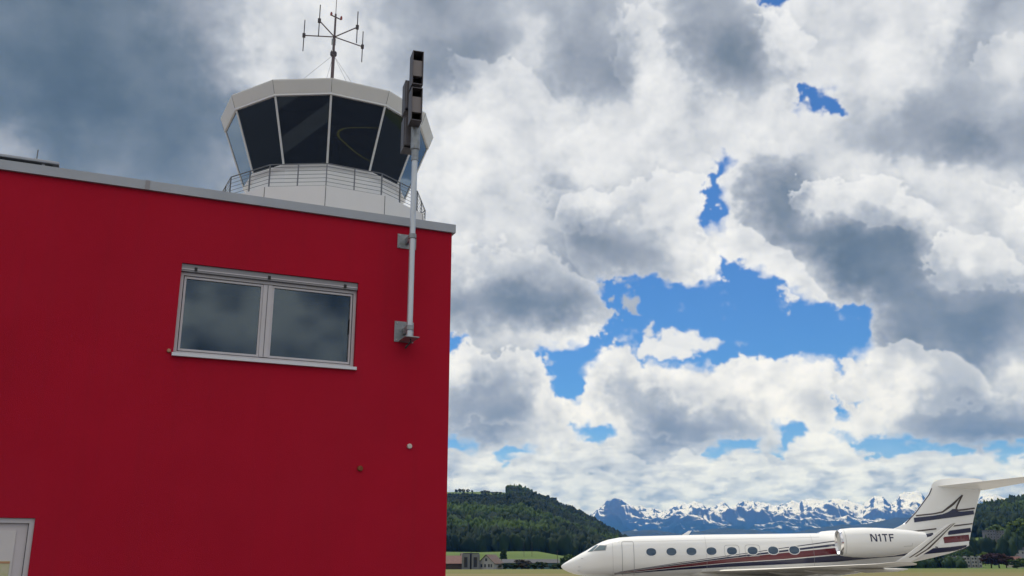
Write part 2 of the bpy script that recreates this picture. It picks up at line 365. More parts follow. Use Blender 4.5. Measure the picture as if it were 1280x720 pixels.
    for D,b in _PUF:
        d=sample(D,wx/4,wy/4)+5*w3+5*(h-.6)+2*fine
        a=sstep(-3,4,d);lum=lum+(b+.07*rel+.05*soft-lum)*a*gap;cover=np.maximum(cover,a*.97)
    thin=sstep(.25,.6,two(fbm,1.3,6,55,12,.6))*.25
    cover=np.clip(cover+thin*gap,0,1)
    # the rest of the sky
    bk=sstep(.3,-.5,np.cos(az));hi_=sstep(26,40,E)
    gen=.70+bk*(.28*hi_+.10*(1-hi_))+(.30+.45*bk*(1-hi_))*soft+(.16+.2*bk*(1-hi_))*w1+.08*rel+.04*fine
    gcov=1-.9*sstep(.18,.30,w2+.35*soft)*sstep(-.5,.1,np.cos(az))
    lum=gen+(lum-gen)*inside;cover=gcov+(cover-gcov)*inside
    lum=lum+inside*((np.clip(lum,.58,1)-.75)*.10-.01)
    lum=np.clip(lum,.36,.96)
    xs=[p[0] for p in PALETTE]
    rgb=np.stack([np.interp(lum,xs,[p[1][i] for p in PALETTE]) for i in range(3)],-1)
    rgb=rgb*(1+(1-near)[...,None]*np.array([-.045,-.02,.01]))
    warm=sstep(.2,-.6,np.cos(az))[...,None]
    return rgb*(1-warm*np.array([0,.006,.02])),cover
SKYT=(.20,.42,.68);CLT=.77;EXPO=.45;HAZE_D=3.6e-5;HAZE_C=(.09,.32,1.0,1)
# ------------------------------------------------------------------ camera, sun, sky
cam=bpy.data.cameras.new('camera');co=bpy.data.objects.new('camera',cam);COL.objects.link(co);sc.camera=co
co.location=(0,0,EYE);co.rotation_euler=(R_(90)+PITCH,0,0);cam.sensor_width=36;cam.lens=F_PX/1280*36;cam.clip_start=.1;cam.clip_end=150000
SUN_AZ,SUN_EL=R_(-14),R_(57)
sl=bpy.data.lights.new('sun','SUN');sl.energy=3.2;sl.angle=R_(.6);sl.color=(1,.955,.88);so=bpy.data.objects.new('sun',sl);COL.objects.link(so)
sd=Vector((math.sin(SUN_AZ)*math.cos(SUN_EL),math.cos(SUN_AZ)*math.cos(SUN_EL),math.sin(SUN_EL)))
so.rotation_euler=sd.to_track_quat('Z','Y').to_euler()
PW,PH=6144,3072
def panorama():
    P=np.zeros((PH,PW,4),np.float32);k=8
    def az_el(c0,c1,r0,r1,step):
        c=(np.arange(c0,c1,step)+step/2)/PW;r=(np.arange(r0,r1,step)+step/2)/PH
        A,Ev=np.meshgrid((c-.5)*2*math.pi,(r-.5)*math.pi);return A,Ev
    A,Ev=az_el(0,PW,PH//2-64,PH,k);rgb,cv=clouds(A,Ev)
    lo=np.concatenate([rgb,cv[...,None]],-1).astype(np.float32)
    lo=np.concatenate([lo[:,-1:],lo,lo[:,:1]],1);lo=np.concatenate([lo[:1],lo,lo[-1:]],0)
    def up(M,axis):
        n=M.shape[axis]-2;idx=(np.arange(n*k)+.5)/k+.5;i=np.floor(idx).astype(int);f=(idx-i).astype(np.float32)
        sh=[1]*3;sh[axis]=-1;f=f.reshape(sh);return np.take(M,i,axis)*(1-f)+np.take(M,i+1,axis)*f
    P[PH//2-64:]=up(up(lo,0),1)
    a0,a1=int(PW*(.5-36/360)),int(PW*(.5+36/360));r0,r1=int(PH*(.5-1.5/180)),int(PH*(.5+44/180))
    A,Ev=az_el(a0,a1,r0,r1,1);rgb,cv=clouds(A,Ev)
    hi=np.concatenate([rgb,cv[...,None]],-1)
    wx=np.minimum(1,np.minimum(np.arange(a1-a0),np.arange(a1-a0)[::-1])/120.)[None,:,None];wy=np.minimum(1,np.arange(r1-r0)[::-1]/120.)[:,None,None]
    w=wx*wy;P[r0:r1,a0:a1]=P[r0:r1,a0:a1]*(1-w)+hi*w
    P[:PH//2-64]=P[PH//2-64];return P
img=bpy.data.images.new('cloud_cover',PW,PH,alpha=True);img.alpha_mode='CHANNEL_PACKED'
img.pixels.foreach_set(panorama().ravel());img.update();img.pack()
wd=bpy.data.worlds.new('World');sc.world=wd;wd.use_nodes=True;nt=wd.node_tree;N=nt.nodes;L=nt.links;N.clear()
wo=N.new('ShaderNodeOutputWorld');bg=N.new('ShaderNodeBackground');bg.inputs['Strength'].default_value=.1;L.new(bg.outputs[0],wo.inputs['Surface'])
sky=N.new('ShaderNodeTexSky');sky.sky_type='NISHITA';sky.sun_disc=False;sky.sun_elevation=SUN_EL;sky.sun_rotation=SUN_AZ
sky.altitude=500;sky.air_density=1.0;sky.dust_density=.2;sky.ozone_density=2.5
tc=N.new('ShaderNodeTexCoord');sx=N.new('ShaderNodeSeparateXYZ');L.new(tc.outputs['Generated'],sx.inputs[0])
def m2(op,a,b=None):
    n=N.new('ShaderNodeMath');n.operation=op
    for i,v in enumerate((a,b)):
        if v is None: continue
        if isinstance(v,(int,float)): n.inputs[i].default_value=v
        else: L.new(v,n.inputs[i])
    return n.outputs[0]
u=m2('ADD',m2('DIVIDE',m2('ARCTAN2',sx.outputs[0],sx.outputs[1]),2*math.pi),.5)
v=m2('ADD',m2('DIVIDE',m2('ARCSINE',sx.outputs[2]),math.pi),.5)
cb=N.new('ShaderNodeCombineXYZ');L.new(u,cb.inputs[0]);L.new(v,cb.inputs[1])
it=N.new('ShaderNodeTexImage');it.image=img;it.interpolation='Cubic';it.extension='REPEAT';L.new(cb.outputs[0],it.inputs['Vector'])
sk=N.new('ShaderNodeMix');sk.data_type='RGBA';sk.blend_type='MULTIPLY';sk.inputs['Factor'].default_value=1;L.new(sky.outputs[0],sk.inputs['A']);sk.inputs['B'].default_value=(SKYT[0],SKYT[1],SKYT[2],1)
cl=N.new('ShaderNodeMix');cl.data_type='RGBA';cl.blend_type='MULTIPLY';cl.inputs['Factor'].default_value=1;L.new(it.outputs['Color'],cl.inputs['A']);cl.inputs['B'].default_value=(10*CLT,10*CLT,10*CLT,1);cl.clamp_result=False
mx=N.new('ShaderNodeMix');mx.data_type='RGBA';L.new(it.outputs['Alpha'],mx.inputs['Factor']);L.new(sk.outputs['Result'],mx.inputs['A']);L.new(cl.outputs['Result'],mx.inputs['B'])
L.new(mx.outputs['Result'],bg.inputs['Color'])
sc.render.engine='CYCLES';sc.view_settings.view_transform='Standard';sc.view_settings.look='None';sc.view_settings.gamma=1;sc.view_settings.exposure=EXPO
cy=sc.cycles;cy.use_denoising=True;cy.max_bounces=8;cy.volume_bounces=1;cy.transparent_max_bounces=16;cy.caustics_reflective=False;cy.caustics_refractive=False
# ------------------------------------------------------------------ ground, apron, taxi line
def sheet(name,pts,z,m):
    mb=MB();mb.add([(x,y,z) for x,y in pts],[tuple(range(len(pts)))]);o=mb.build(name,m);return tag(o,kind='structure')
gm=mat('airfield_grass',(.075,.105,.022),.95,spec=.1,col2=(.16,.135,.06),vscale=.012,stretch=(.25,1,1))
sheet('grass_field',[(-30000,-6000),(30000,-6000),(30000,30000),(-30000,30000)],0,gm)
tan=mat('dry_grass_runway_verge',(.125,.112,.045),.95,spec=.1,col2=(.17,.142,.07),vscale=.02,stretch=(.3,1,1))
sheet('runway_verge',[(-900,166),(900,140),(900,206),(-900,226)],.004,tan)
asph=mat('apron_asphalt',(.085,.085,.085),.9,spec=.3,var=.18,vscale=.35,bump=.2,bscale=30)
sheet('apron',[(-900,-500),(900,-500),(900,112),(-900,132)],.006,asph)
slab=mat('apron_concrete',(.27,.258,.238),.85,spec=.2,var=.10,vscale=.4,bump=.1,bscale=20)
sheet('concrete_stand',[(-40,42),(140,42),(140,112),(-40,112)],.010,slab)
strip_m=mat('worn_concrete_strip',(.19,.185,.175),.9,var=.15,vscale=.5)
sheet('taxiway_strip',[(-36,-14),(-33.5,-14),(-30,-80),(-34.5,-80)],.010,strip_m);sheet('taxiway_strip',[(-43,-20),(-41.5,-20),(-40,-80),(-43.5,-80)],.010,strip_m)
ym=mat('taxi_line_yellow',(.34,.28,.08),.8)
mb=MB();pts=[];KN=[(75,-27),(62,-27),(50,-26),(46,-24.6),(43.6,-22),(42.6,-19.5),(41.6,-16),(41.5,-13),(43,-8),(48,0),(58,10)]
for i in range(60):     # smooth curve through the knots
    t=i/59*(len(KN)-1.001);k=int(t);t-=k;P0,P1,P2,P3=[KN[min(max(k+d,0),len(KN)-1)] for d in (-1,0,1,2)]
    pts.append(tuple(P1[j]+.5*t*(P2[j]-P0[j]+t*(2*P0[j]-5*P1[j]+4*P2[j]-P3[j]+t*(3*(P1[j]-P2[j])+P3[j]-P0[j]))) for j in (0,1)))
for i,(x,y) in enumerate(pts):
    q=pts[min(i+1,59)];p=pts[max(i-1,0)];dx,dy=q[0]-p[0],q[1]-p[1];l=math.hypot(dx,dy);nx,ny=-dy/l*.16,dx/l*.16
    mb.v+=[(x+nx,y+ny,.010),(x-nx,y-ny,.010)]
    if i: mb.f.append((2*i-2,2*i-1,2*i+1,2*i))
tag(mb.build('taxi_line_marking',ym),kind='structure')
# ------------------------------------------------------------------ red building (origin: foot of its right front corner; x runs along the wall, y into the house)
WANG=R_(23.4)
CORNER=(-.9877,14.9,0)
rb=empty('red_building',CORNER,WANG,'red stucco building with one wide two pane window and a grey metal roof edge','building')
def wall_face(mb,x0,x1,z0,z1,holes,dep):
    xs=sorted({x0,x1,*[h[0] for h in holes],*[h[1] for h in holes]});zs=sorted({z0,z1,*[h[2] for h in holes],*[h[3] for h in holes]})
    for a,b in zip(xs,xs[1:]):
        for c,d in zip(zs,zs[1:]):
            if any(h[0]<=a and b<=h[1] and h[2]<=c and d<=h[3] for h in holes): continue
            mb.add([(a,0,c),(b,0,c),(b,0,d),(a,0,d)],[(0,1,2,3)])
    for h in holes:
        p=[(h[0],h[2]),(h[1],h[2]),(h[1],h[3]),(h[0],h[3])]
        for i in range(4):
            (a,c),(b,d)=p[i],p[(i+1)%4];mb.add([(a,0,c),(b,0,d),(b,dep,d),(a,dep,c)],[(0,1,2,3)])
WIN=(-4.13,-1.52,4.60,5.96);DOOR=(-6.72,-5.60,0.0,2.33)
mb=MB();wall_face(mb,-26,0,0,7.0,[WIN,DOOR],.26)
mb.add([(0,0,0),(0,16,0),(0,16,7),(0,0,7)],[(0,1,2,3)]);mb.add([(-26,0,0),(-26,16,0),(-26,16,7),(-26,0,7)],[(3,2,1,0)])
mb.add([(-26,16,0),(0,16,0),(0,16,7),(-26,16,7)],[(0,1,2,3)])
mb.build('wall',M['red'],rb,fix=False)
mb=MB().box(-25.9,-.1,.1,15.9,6.90,6.96);mb.build('roof',M['dark'],rb)
# metal roof edge: four sheet lengths with a narrow lapped joint
cp=MB()
for a,b in ((-26.05,-16.0),(-15.996,-10.2),(-10.196,-4.715),(-4.711,.05)):
    cp.prism([(0,0)]*0 or [(-.05,6.985),(.22,6.985),(.22,7.155),(-.05,7.125)],a,b,Matrix(((0,1,0,0),(1,0,0,0),(0,0,1,0),(0,0,0,1))))
cp.box(-.17,.05,.222,16.05,6.985,7.15);cp.build('roof_coping',M['coping'],rb)
MB().box(-4.745,-4.68,-.055,-.052,6.984,7.127).build('coping_joint',M['blind'],rb)
# window
x0,x1,z0,z1=WIN
wf=MB();fy0,fy1=.085,.15;zt=5.845
def frame(mb,a,b,c,d,w,y0,y1):
    mb.box(a,b,y0,y1,c,c+w);mb.box(a,b,y0,y1,d-w,d);mb.box(a,a+w,y0,y1,c+w,d-w);mb.box(b-w,b,y0,y1,c+w,d-w)
frame(wf,x0+.003,x1-.003,z0+.03,zt,.045,fy0,fy1)
win=wf.build('window',M['alu'],rb)
xm=-2.875
s=MB();s.box(xm-.065,xm+.065,fy0-.004,fy1-.004,z0+.087,zt-.057);s.build('mullion',M['alu'],win)
MB().box(xm-.004,xm+.004,fy0-.008,fy0-.005,z0+.09,zt-.06).build('sash_gap',M['seam'],win)
for a,b in ((x0+.06,xm-.067),(xm+.067,x1-.06)):
    s=MB();frame(s,a,b,z0+.087,zt-.057,.03,fy0+.012,fy1-.01);s.build('sash',M['alu'],win)
    MB().box(a+.031,b-.031,fy0+.035,fy0+.045,z0+.119,zt-.089).build('pane',M['winglass'],win)
MB().box(x1-.10,x1-.088,fy0+.002,fy0+.010,z0+.55,zt-.46).build('window_handle',M['black'],win)
MB().box(x1-.093,x1-.0885,fy0+.006,fy0+.0115,z0+.12,zt-.09).build('sash_seal',M['seam'],win)
s=MB().box(x0+.003,x1-.003,.03,.16,zt+.003,z1-.003);s.build('blind_box',M['blind'],win)
s=MB().box(x0+.003,x1-.003,.022,.028,zt+.03,zt+.045);s.build('blind_rail',M['alu'],win)
for xx in (x0+.2,xm,x1-.2): MB().box(xx-.02,xx+.02,.015,.020,zt+.015,zt+.07).build('rail_clip',M['black'],win)
MB().box(x0-.02,x1+.02,-.055,.25,z0-.02,z0+.025).build('sill',M['sillm'],win)
rm=MB();rm.box(x0-.6,x1+.6,.5,3.4,z0-.9,z0-.88);rm.box(x0-.6,x1+.6,3.4,3.42,z0-.9,z1+.5);rm.box(x0-.6,x1+.6,.5,3.4,z1+.5,z1+.52);rm.box(x0-.62,x0-.6,.4,3.4,z0-.9,z1+.5);rm.box(x1+.6,x1+.62,.4,3.4,z0-.9,z1+.5)
rm.build('office_room',M['room'],rb)
# door
x0,x1,z0,z1=DOOR
d=MB();frame(d,x0+.003,x1-.003,.02,z1-.003,.06,.03,.13);dr=d.build('door',M['alu'],rb)
MB().box(x0+.066,x1-.066,.07,.11,.08,z1-.066).build('door_leaf',mat('door_leaf_white',(.60,.55,.57),.5,var=.03),dr)
MB().box(x0+.066,x1-.066,.066,.069,.08,.085).build('threshold',M['seam'],dr)
MB().box(x1-.074,x1-.066,.06,.069,.08,z1-.066).build('door_seal',M['seam'],dr)
MB().box(x0+.19,x1-.20,.056,.067,.2,z1-.155).build('door_panel',mat('door_panel_white',(.66,.62,.62),.35,var=.05,vscale=2),dr)
ps=MB().box(x0+.21,x1-.225,.049,.055,1.10,1.80).build('map_poster',mat('map_paper',(.50,.52,.24),.6,col2=(.60,.53,.40),vscale=7),dr)
MB().box(x0+.21,x1-.225,.0455,.0485,1.77,1.793).build('poster_header',mat('poster_orange',(.50,.26,.14),.6),ps)
MB().tube([(x0+.13,.02,.95),(x0+.13,.02,1.25)],.015).build('door_handle',M['steel'],dr)
for u,z,mm,r in ((-.62,3.48,mat('pale_plug',(.62,.55,.50),.6),.04),(-1.37,3.12,mat('rusty_plug',(.20,.06,.02),.8,var=.3,vscale=30),.042),(-4.19,4.65,mat('tan_plug',(.42,.24,.14),.7),.028)):
    MB().lathe([(.0,-.035),(r*.8,-.033),(r,-.02),(r,-.001)],14,Vector((u,0,z)),'y').build('wall_plug',mm,rb,True)
# skylight on the roof
sk_=empty('roof_skylight',(CORNER[0],CORNER[1],0),WANG,'low dark box with a pale lid standing on the red building roof','skylight')
MB().box(-8.6,-6.02,.55,1.6,6.963,7.37).build('curb',mat('skylight_dark',(.02,.025,.035),.4),sk_)
MB().bevbox(-8.68,-5.93,.48,1.67,7.373,7.42,.015).build('lid',M['coping'],sk_)
for uu in (-7.6,-6.14): MB().box(uu-.02,uu+.02,.53,.548,6.97,7.37).build('post',M['coping'],sk_)
rod=MB().tube([(-6.35,1.9,6.963),(-6.35,1.9,8.12)],.009);ro=rod.build('lightning_rod',M['wire']);ro.location=CORNER;ro.rotation_euler=(0,0,WANG)
tag(ro,'thin upright metal rod just behind the low box on the roof','lightning rod')
# ------------------------------------------------------------------ loudspeaker mast on the wall
sm=empty('speaker_mast',CORNER,WANG,'silver steel mast with four horn speakers bolted to the red wall','speaker mast')
PX,PY=-.765,-.30
p=MB().tube([(PX,PY,5.10),(PX,PY,8.18)],.046,20);p.build('pole',M['galv'],sm,True)
p=MB().tube([(PX,PY,8.02),(PX,PY,8.20),(PX,PY,8.22),(PX,PY,9.60)],[.056,.056,.075,.075],20);p.build('upper_tube',M['galvd'],sm,True)
for z,h in ((6.73,.24),(5.245,.33)):
    b=MB().bevbox(PX-.155,PX+.155,-.014,-.001,z-h/2,z+h/2,.004).build('bracket',M['galvd'],sm)
    c=MB();c.bevbox(PX-.03,PX+.03,PY+.05,-.015,z-.05,z+.05,.004);c.lathe([(.062,-.035),(.062,.035)],20,Vector((PX,PY,z)));c.build('clamp',M['galvd'],b,True)
    for sx_ in (-.12,.12):
        for sz in (-.4,.4): MB().lathe([(.013,-.030),(.013,-.0145)],6,Vector((PX+sx_,0,z+sz*h)),'y').build('bolt',M['steel'],b)
MB().bevbox(PX-.09,PX+.13,PY-.10,-.016,5.082,5.098,.003).build('foot_plate',M['galvd'],sm)
MB().tube([(PX+.02,PY,5.08),(PX+.03,PY+.01,5.02),(PX-.02,PY+.04,4.98),(PX-.05,PY+.03,4.93),(PX-.02,PY,4.97),(PX+.02,PY-.01,5.03)],.012,6).build('cable',M['black'],sm,True)
def horn(cx,cy,z0,z1,yaw,back=False):
    X=Matrix.Translation((cx,cy,0))@Matrix.Rotation(yaw,4,'Z')
    w,dp,t=.09,.26,.012
    h=MB()
    for (a,b,c,d) in ((-w,-w+t,z0,z1),(w-t,w,z0,z1),(-w+t,w-t,z0,z0+t),(-w+t,w-t,z1-t,z1)): h.box(a,b,-dp/2,dp/2,c,d,X)
    h.bevbox(-w+.012,w-.012,dp/2-.02,dp/2+.05,z0+.03,z1-.03,.01,X)
    o=h.build('horn_speaker',M['horn'],sm)
    zm=(z0+z1)/2
    g=MB();g.prism([(-w+t+.001,z0+t+.001),(w-t-.001,z0+t+.001),(w-t-.001,z1-t-.001),(-w+t+.001,z1-t-.001)],dp/2-.03,dp/2-.022,X);g.build('throat',M['hornin'],o)
    q=MB();hh=(z1-z0)*.20
    ring=lambda y,k:[X@Vector(v) for v in ((-w+t+.001,y,zm-hh*k-.02),(w-t-.001,y,zm-hh*k-.02),(w-t-.001,y,zm+hh*k+.02),(-w+t+.001,y,zm+hh*k+.02))]
    q.loft([ring(-dp/2+.03,1.),ring(-dp/2+.07,1.05),ring(dp/2-.04,.6)]);q.build('wedge',M['hornlip'],o)
    return o
YF=R_(-23.4)+R_(17)
for z0,z1 in ((9.22,9.82),(8.58,9.16)): horn(PX-.075,PY-.19,z0,z1,YF)
for z0,z1 in ((8.95,9.51),(8.29,8.85)): horn(PX-.05,PY+.27,z0,z1,YF+math.pi)
for z in (9.45,8.95): MB().box(PX-.03,PX+.06,PY-.07,PY+.10,z-.025,z+.025).build('speaker_arm',M['galvd'],sm)
# ------------------------------------------------------------------ control tower
TX,TY=-8.15,39.15
TANG=math.atan2(-TY,-TX)            # direction of the corner that faces the camera
tw=empty('control_tower',(TX,TY,0),TANG,'white twelve sided airport control tower cab with dark slanted glass and railing','control tower')
NS=12
def ring(r,z,off=0): return [Vector((r*math.cos(2*math.pi*(k+off)/NS),r*math.sin(2*math.pi*(k+off)/NS),z)) for k in range(NS)]
MB().loft([ring(3.3,0),ring(3.3,13.2)]).build('shaft',M['conc'],tw)
MB().loft([ring(3.32,13.0),ring(4.2,13.4),ring(4.65,13.8),ring(4.65,15.87),ring(4.50,15.871),ring(4.50,15.70),ring(.5,15.70)],caps=False).build('walkway_drum',M['towerw'],tw)
for k in range(NS):
    a=2*math.pi*k/NS;c=MB();c.box(4.646,4.656,-.012,.012,13.82,15.86,Matrix.Rotation(a,4,'Z'));c.build('drum_joint',M['seam'],tw)
MB().loft([ring(3.30,15.72),ring(3.32,17.16),ring(3.50,17.24),ring(3.50,17.28),ring(3.20,17.28),ring(3.10,15.72)]).build('sill_wall',M['towerw'],tw)
gb,gt=ring(3.43,17.285),ring(4.40,19.90)
for k in range(NS):
    a,b,c,d=gb[k],gb[(k+1)%NS],gt[(k+1)%NS],gt[k];n=(b-a).cross(d-a).normalized()*.02
    def ins(p,q,t): return p+(q-p)*t
    pa,pb,pc,pd=ins(a,b,.015),ins(a,b,.985),ins(d,c,.985),ins(d,c,.015)
    MB().add([pa,pb,pc,pd,pa-n,pb-n,pc-n,pd-n],[(0,1,2,3),(7,6,5,4),(0,4,5,1),(1,5,6,2),(2,6,7,3),(3,7,4,0)]).build('window_pane',M['cabglass'],tw)
    MB().tube([gb[k]*1.0+gb[k].normalized()*.0-Vector((0,0,.01)),gt[k]+Vector((0,0,.005))],.045,8).build('mullion',M['mullion'],tw)
MB().loft([ring(4.38,19.86),ring(4.47,19.87),ring(4.47,19.95),ring(4.38,19.95)],caps=False).build('head_trim',M['mullion'],tw)
MB().loft([ring(4.40,19.94),ring(4.475,19.952),ring(4.66,20.44),ring(4.66,20.49),ring(4.58,20.50),ring(.1,20.53)]).build('roof_cap',M['towerc'],tw)
for k in range(NS):
    a=2*math.pi*k/NS;e0=Vector((4.477,0,19.96));e1=Vector((4.664,0,20.47));X=Matrix.Rotation(a,4,'Z')
    MB().tube([X@e0,X@e1],.010,4).build('cap_joint',M['seam'],tw)
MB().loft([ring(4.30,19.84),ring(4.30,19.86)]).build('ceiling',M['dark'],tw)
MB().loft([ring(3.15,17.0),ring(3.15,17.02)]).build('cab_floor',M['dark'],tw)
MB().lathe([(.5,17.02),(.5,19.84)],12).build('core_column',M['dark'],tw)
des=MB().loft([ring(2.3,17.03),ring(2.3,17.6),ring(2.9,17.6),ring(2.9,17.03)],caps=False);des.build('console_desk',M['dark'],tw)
bl=mat('roller_blind_blue_grey',(.16,.20,.27),.7)
for k in (1,10,11):   # half lowered sun blinds inside the dark panes
    a,b=gb[k],gb[(k+1)%NS];c,d=gt[(k+1)%NS],gt[k]
    q=lambda s,t:((a+(b-a)*s)*(1-t)+(d+(c-d)*s)*t)*Vector((.955,.955,1)) if False else Vector((((a+(b-a)*s)*(1-t)+(d+(c-d)*s)*t).x*.955,((a+(b-a)*s)*(1-t)+(d+(c-d)*s)*t).y*.955,((a+(b-a)*s)*(1-t)+(d+(c-d)*s)*t).z))
    t0={1:.82,10:.90,11:.80}[k]
    p=[q(.06,t0),q(.94,t0),q(.94,.985),q(.06,.985)];nn=Vector((p[0].x,p[0].y,0)).normalized()*.01
    MB().add([*p,*[w-nn for w in p]],[(0,1,2,3),(7,6,5,4),(0,4,5,1),(1,5,6,2),(2,6,7,3),(3,7,4,0)]).build('roller_blind',bl,tw)
RR=4.38
rl=MB()
for z in (15.98,16.14,16.30,16.46,16.62,16.78):
    g=ring(RR,z)
    for k in range(NS): rl.tube([g[k],g[(k+1)%NS]],.011,6)
g=ring(RR,16.90)
for k in range(NS): rl.tube([g[k],g[(k+1)%NS]],.024,8)
rail=rl.build('railing',M['rail'],tw)
for k in range(NS):
    p,q=ring(RR,0)[k],ring(RR,0)[(k+1)%NS]
    for w in (p,(p+q)/2):
        MB().box(-.022,.022,-.022,.022,15.705,16.895,Matrix.Translation(w)@Matrix.Rotation(math.atan2(w.y,w.x),4,'Z')).build('railing_post',M['rail'],rail)
# ------------------------------------------------------------------ antenna on the cab roof
an=empty('antenna_mast',(TX,TY,20.525),TANG-math.pi/2,'slim antenna mast with five arms and upright dipoles on the tower roof','antenna')
# local +x: towards the picture's left seen from the apron; +y: towards the camera
MB().tube([(0,0,0),(0,0,3.6)],.075,12).build('lower_mast',M['mast'],an,True)
MB().tube([(0,0,3.6),(0,0,5.7),(0,0,5.75),(0,0,7.2)],[.05,.045,.016,.012],10).build('upper_mast',M['mast'],an,True)
MB().lathe([(.10,3.52),(.15,3.58),(.15,3.72),(.10,3.78)],12).build('mast_joint',M['dip'],an)
MB().box(-.07,.12,-.1,.02,4.15,4.42).build('junction_box',M['galvd'],an)
for deg in (119,47,-25,-92,186):
    a=R_(deg);X=Vector((-math.cos(a),math.sin(a),0));L_=1.42 if deg!=186 else 1.36
    ar=MB().tube([X*.04+Vector((0,0,4.52)),X*L_+Vector((0,0,4.52))],.028,8).build('dipole_arm',M['mast'],an,True)
    e=X*(L_+.02)
    MB().tube([e+Vector((0,0,4.52-.80)),e+Vector((0,0,4.52+.80))],.022,8).build('dipole',M['dip'],ar,True)
    MB().bevbox(e.x-.07,e.x+.07,e.y-.07,e.y+.07,4.43,4.61,.02).build('dipole_mount',M['dip'],ar)
cbm=MB().tube([(.20,.02,5.62),(-.26,-.02,5.46)],.03,8).build('lamp_bar',M['mast'],an)
for x,z in ((.20,5.62),(-.26,5.46)): MB().lathe([(.05,z),(.055,z+.1),(.03,z+.17)],10,Vector((x,0,0))).build('obstruction_lamp',M['lampred'],cbm,True)
gw=MB()
for deg in (20,110,200,290):
    a=R_(deg);gw.tube([(math.cos(a)*.08,math.sin(a)*.08,3.5),(math.cos(a)*3.0,math.sin(a)*3.0,.0)],.007,5)
gw.build('guy_wires',M['wire'],an)
# ------------------------------------------------------------------ business jet (origin below the nose, x aft, y away from the camera)
PHI=R_(-3)
jt=empty('business_jet',(3.4948,71,0),PHI,'white twin engine business jet with maroon and navy stripes parked beyond the building','jet')
ST=np.array([ # x, top, bottom, half width
(0,1.69,1.61,.02),(.06,1.76,1.53,.10),(.2,1.87,1.42,.21),(.52,2.06,1.27,.41),(.9,2.27,1.15,.60),(1.32,2.50,1.06,.77),(1.79,2.745,1.0,.93),(2.1,2.93,.985,1.02),(2.54,3.17,.97,1.12),(2.95,3.36,.965,1.19),(3.35,3.49,.96,1.24),(4.15,3.64,.955,1.30),(5.47,3.73,.95,1.34),(8.1,3.79,.95,1.35),(10.8,3.84,.95,1.35),(15.8,3.89,.95,1.35),(18.0,3.92,.97,1.33),(19.2,3.93,1.02,1.28),(20.5,3.93,1.17,1.18),(22.0,3.93,1.47,1.02),(23.3,3.92,1.70,.88),(25.7,3.88,2.19,.60),(27.0,3.78,2.50,.42),(28.0,3.56,2.82,.22),(28.5,3.36,3.05,.08)])
def fus(x): return [np.interp(x,ST[:,0],ST[:,i]) for i in (1,2,3)]
def fus_y(x,z):
    t,b,w=fus(x);c=(t+b)/2;h=(t-b)/2;q=max(0,1-abs((z-c)/h)**2.15);return w*q**(1/2.15)
xs=sorted(set(list(ST[:,0])+list(np.linspace(.3,28.2,60))))
rings=[]
for x in xs:
    t,b,w=fus(x);c=(t+b)/2;h=(t-b)/2;rg=[]
    for j in range(48):
        a=2*math.pi*j/48;cs,sn=math.cos(a),math.sin(a);e=2/2.15
        rg.append((x,w*math.copysign(abs(cs)**e,cs),c+h*math.copysign(abs(sn)**e,sn)))
    rings.append(rg)
fo=MB().loft(rings).build('fuselage',M['jet'],jt,True)
def strip(rows,yfun,name,m,parent,nz=6,off=.006,sub=10,sides=(-1,1)):
    """thin paint film on a curved skin: rows of x, lower z, upper z"""
    R2=[]
    for r,q in zip(rows,rows[1:]):
        for i in range(sub): t=i/sub;R2.append([r[k]+(q[k]-r[k])*t for k in range(3)])
    R2.append(list(rows[-1]))
    mb=MB()
    for sd_ in sides:
        k=len(mb.v)
        for x,a,b in R2:
            for j in range(nz+1):
                z=a+(b-a)*j/nz;mb.v.append((x,sd_*(yfun(x,z)+off),z))
        for i in range(len(R2)-1):
            for j in range(nz):
                q=k+i*(nz+1)+j;f=(q,q+nz+1,q+nz+2,q+1);mb.f.append(f if sd_<0 else f[::-1])
    return mb.build(name,m,parent,True,fix=False)
strip([(4.02,1.27,1.29),(8.2,1.89,1.93),(11.5,2.34,2.38),(15.4,2.86,2.91),(19.0,3.32,3.39),(21.5,3.6,3.68)],fus_y,'pin_stripe',M['navy'],fo)
strip([(3.7,1.215,1.225),(8.2,1.78,1.85),(11.5,2.19,2.29),(15.4,2.62,2.75),(19.0,3.02,3.17),(21.5,3.27,3.45)],fus_y,'navy_stripe',M['navy'],fo)
strip([(3.7,1.17,1.19),(8.2,1.60,1.76),(11.5,1.90,2.17),(15.4,2.15,2.57),(19.0,2.48,2.90),(21.5,2.76,3.05)],fus_y,'maroon_stripe',M['maroon'],fo)
strip([(3.7,1.12,1.14),(8.2,1.43,1.57),(11.5,1.62,1.86),(15.4,1.80,2.10),(19.0,1.97,2.40),(21.5,2.2,2.5),(24.3,2.4,2.66),(25.78,2.52,2.87),(27.0,2.64,2.96),(28.3,2.83,3.10)],fus_y,'navy_belly_stripe',M['navy'],fo)
def disc(cx,cz,a,b,yfun,off,name,m,parent,n=28,sq=2.4,side=-1,hole=0):
    mb=MB();rad=(hole,1) if hole else (0,.5,1)
    for r in rad:
        for j in range(n):
            t=2*math.pi*j/n;c,s_=math.cos(t),math.sin(t);x=cx+a*r*math.copysign(abs(c)**(2/sq),c);z=cz+b*r*math.copysign(abs(s_)**(2/sq),s_)
            mb.v.append((x,side*(yfun(x,z)+off),z))
    for i in range(len(rad)-1):
        for j in range(n): q=(i*n+j,i*n+(j+1)%n,(i+1)*n+(j+1)%n,(i+1)*n+j);mb.f.append(q if side<0 else q[::-1])
    return mb.build(name,m,parent,True)
WX=[6.28,7.68,9.06,10.44,11.85,13.27,14.68,16.12]
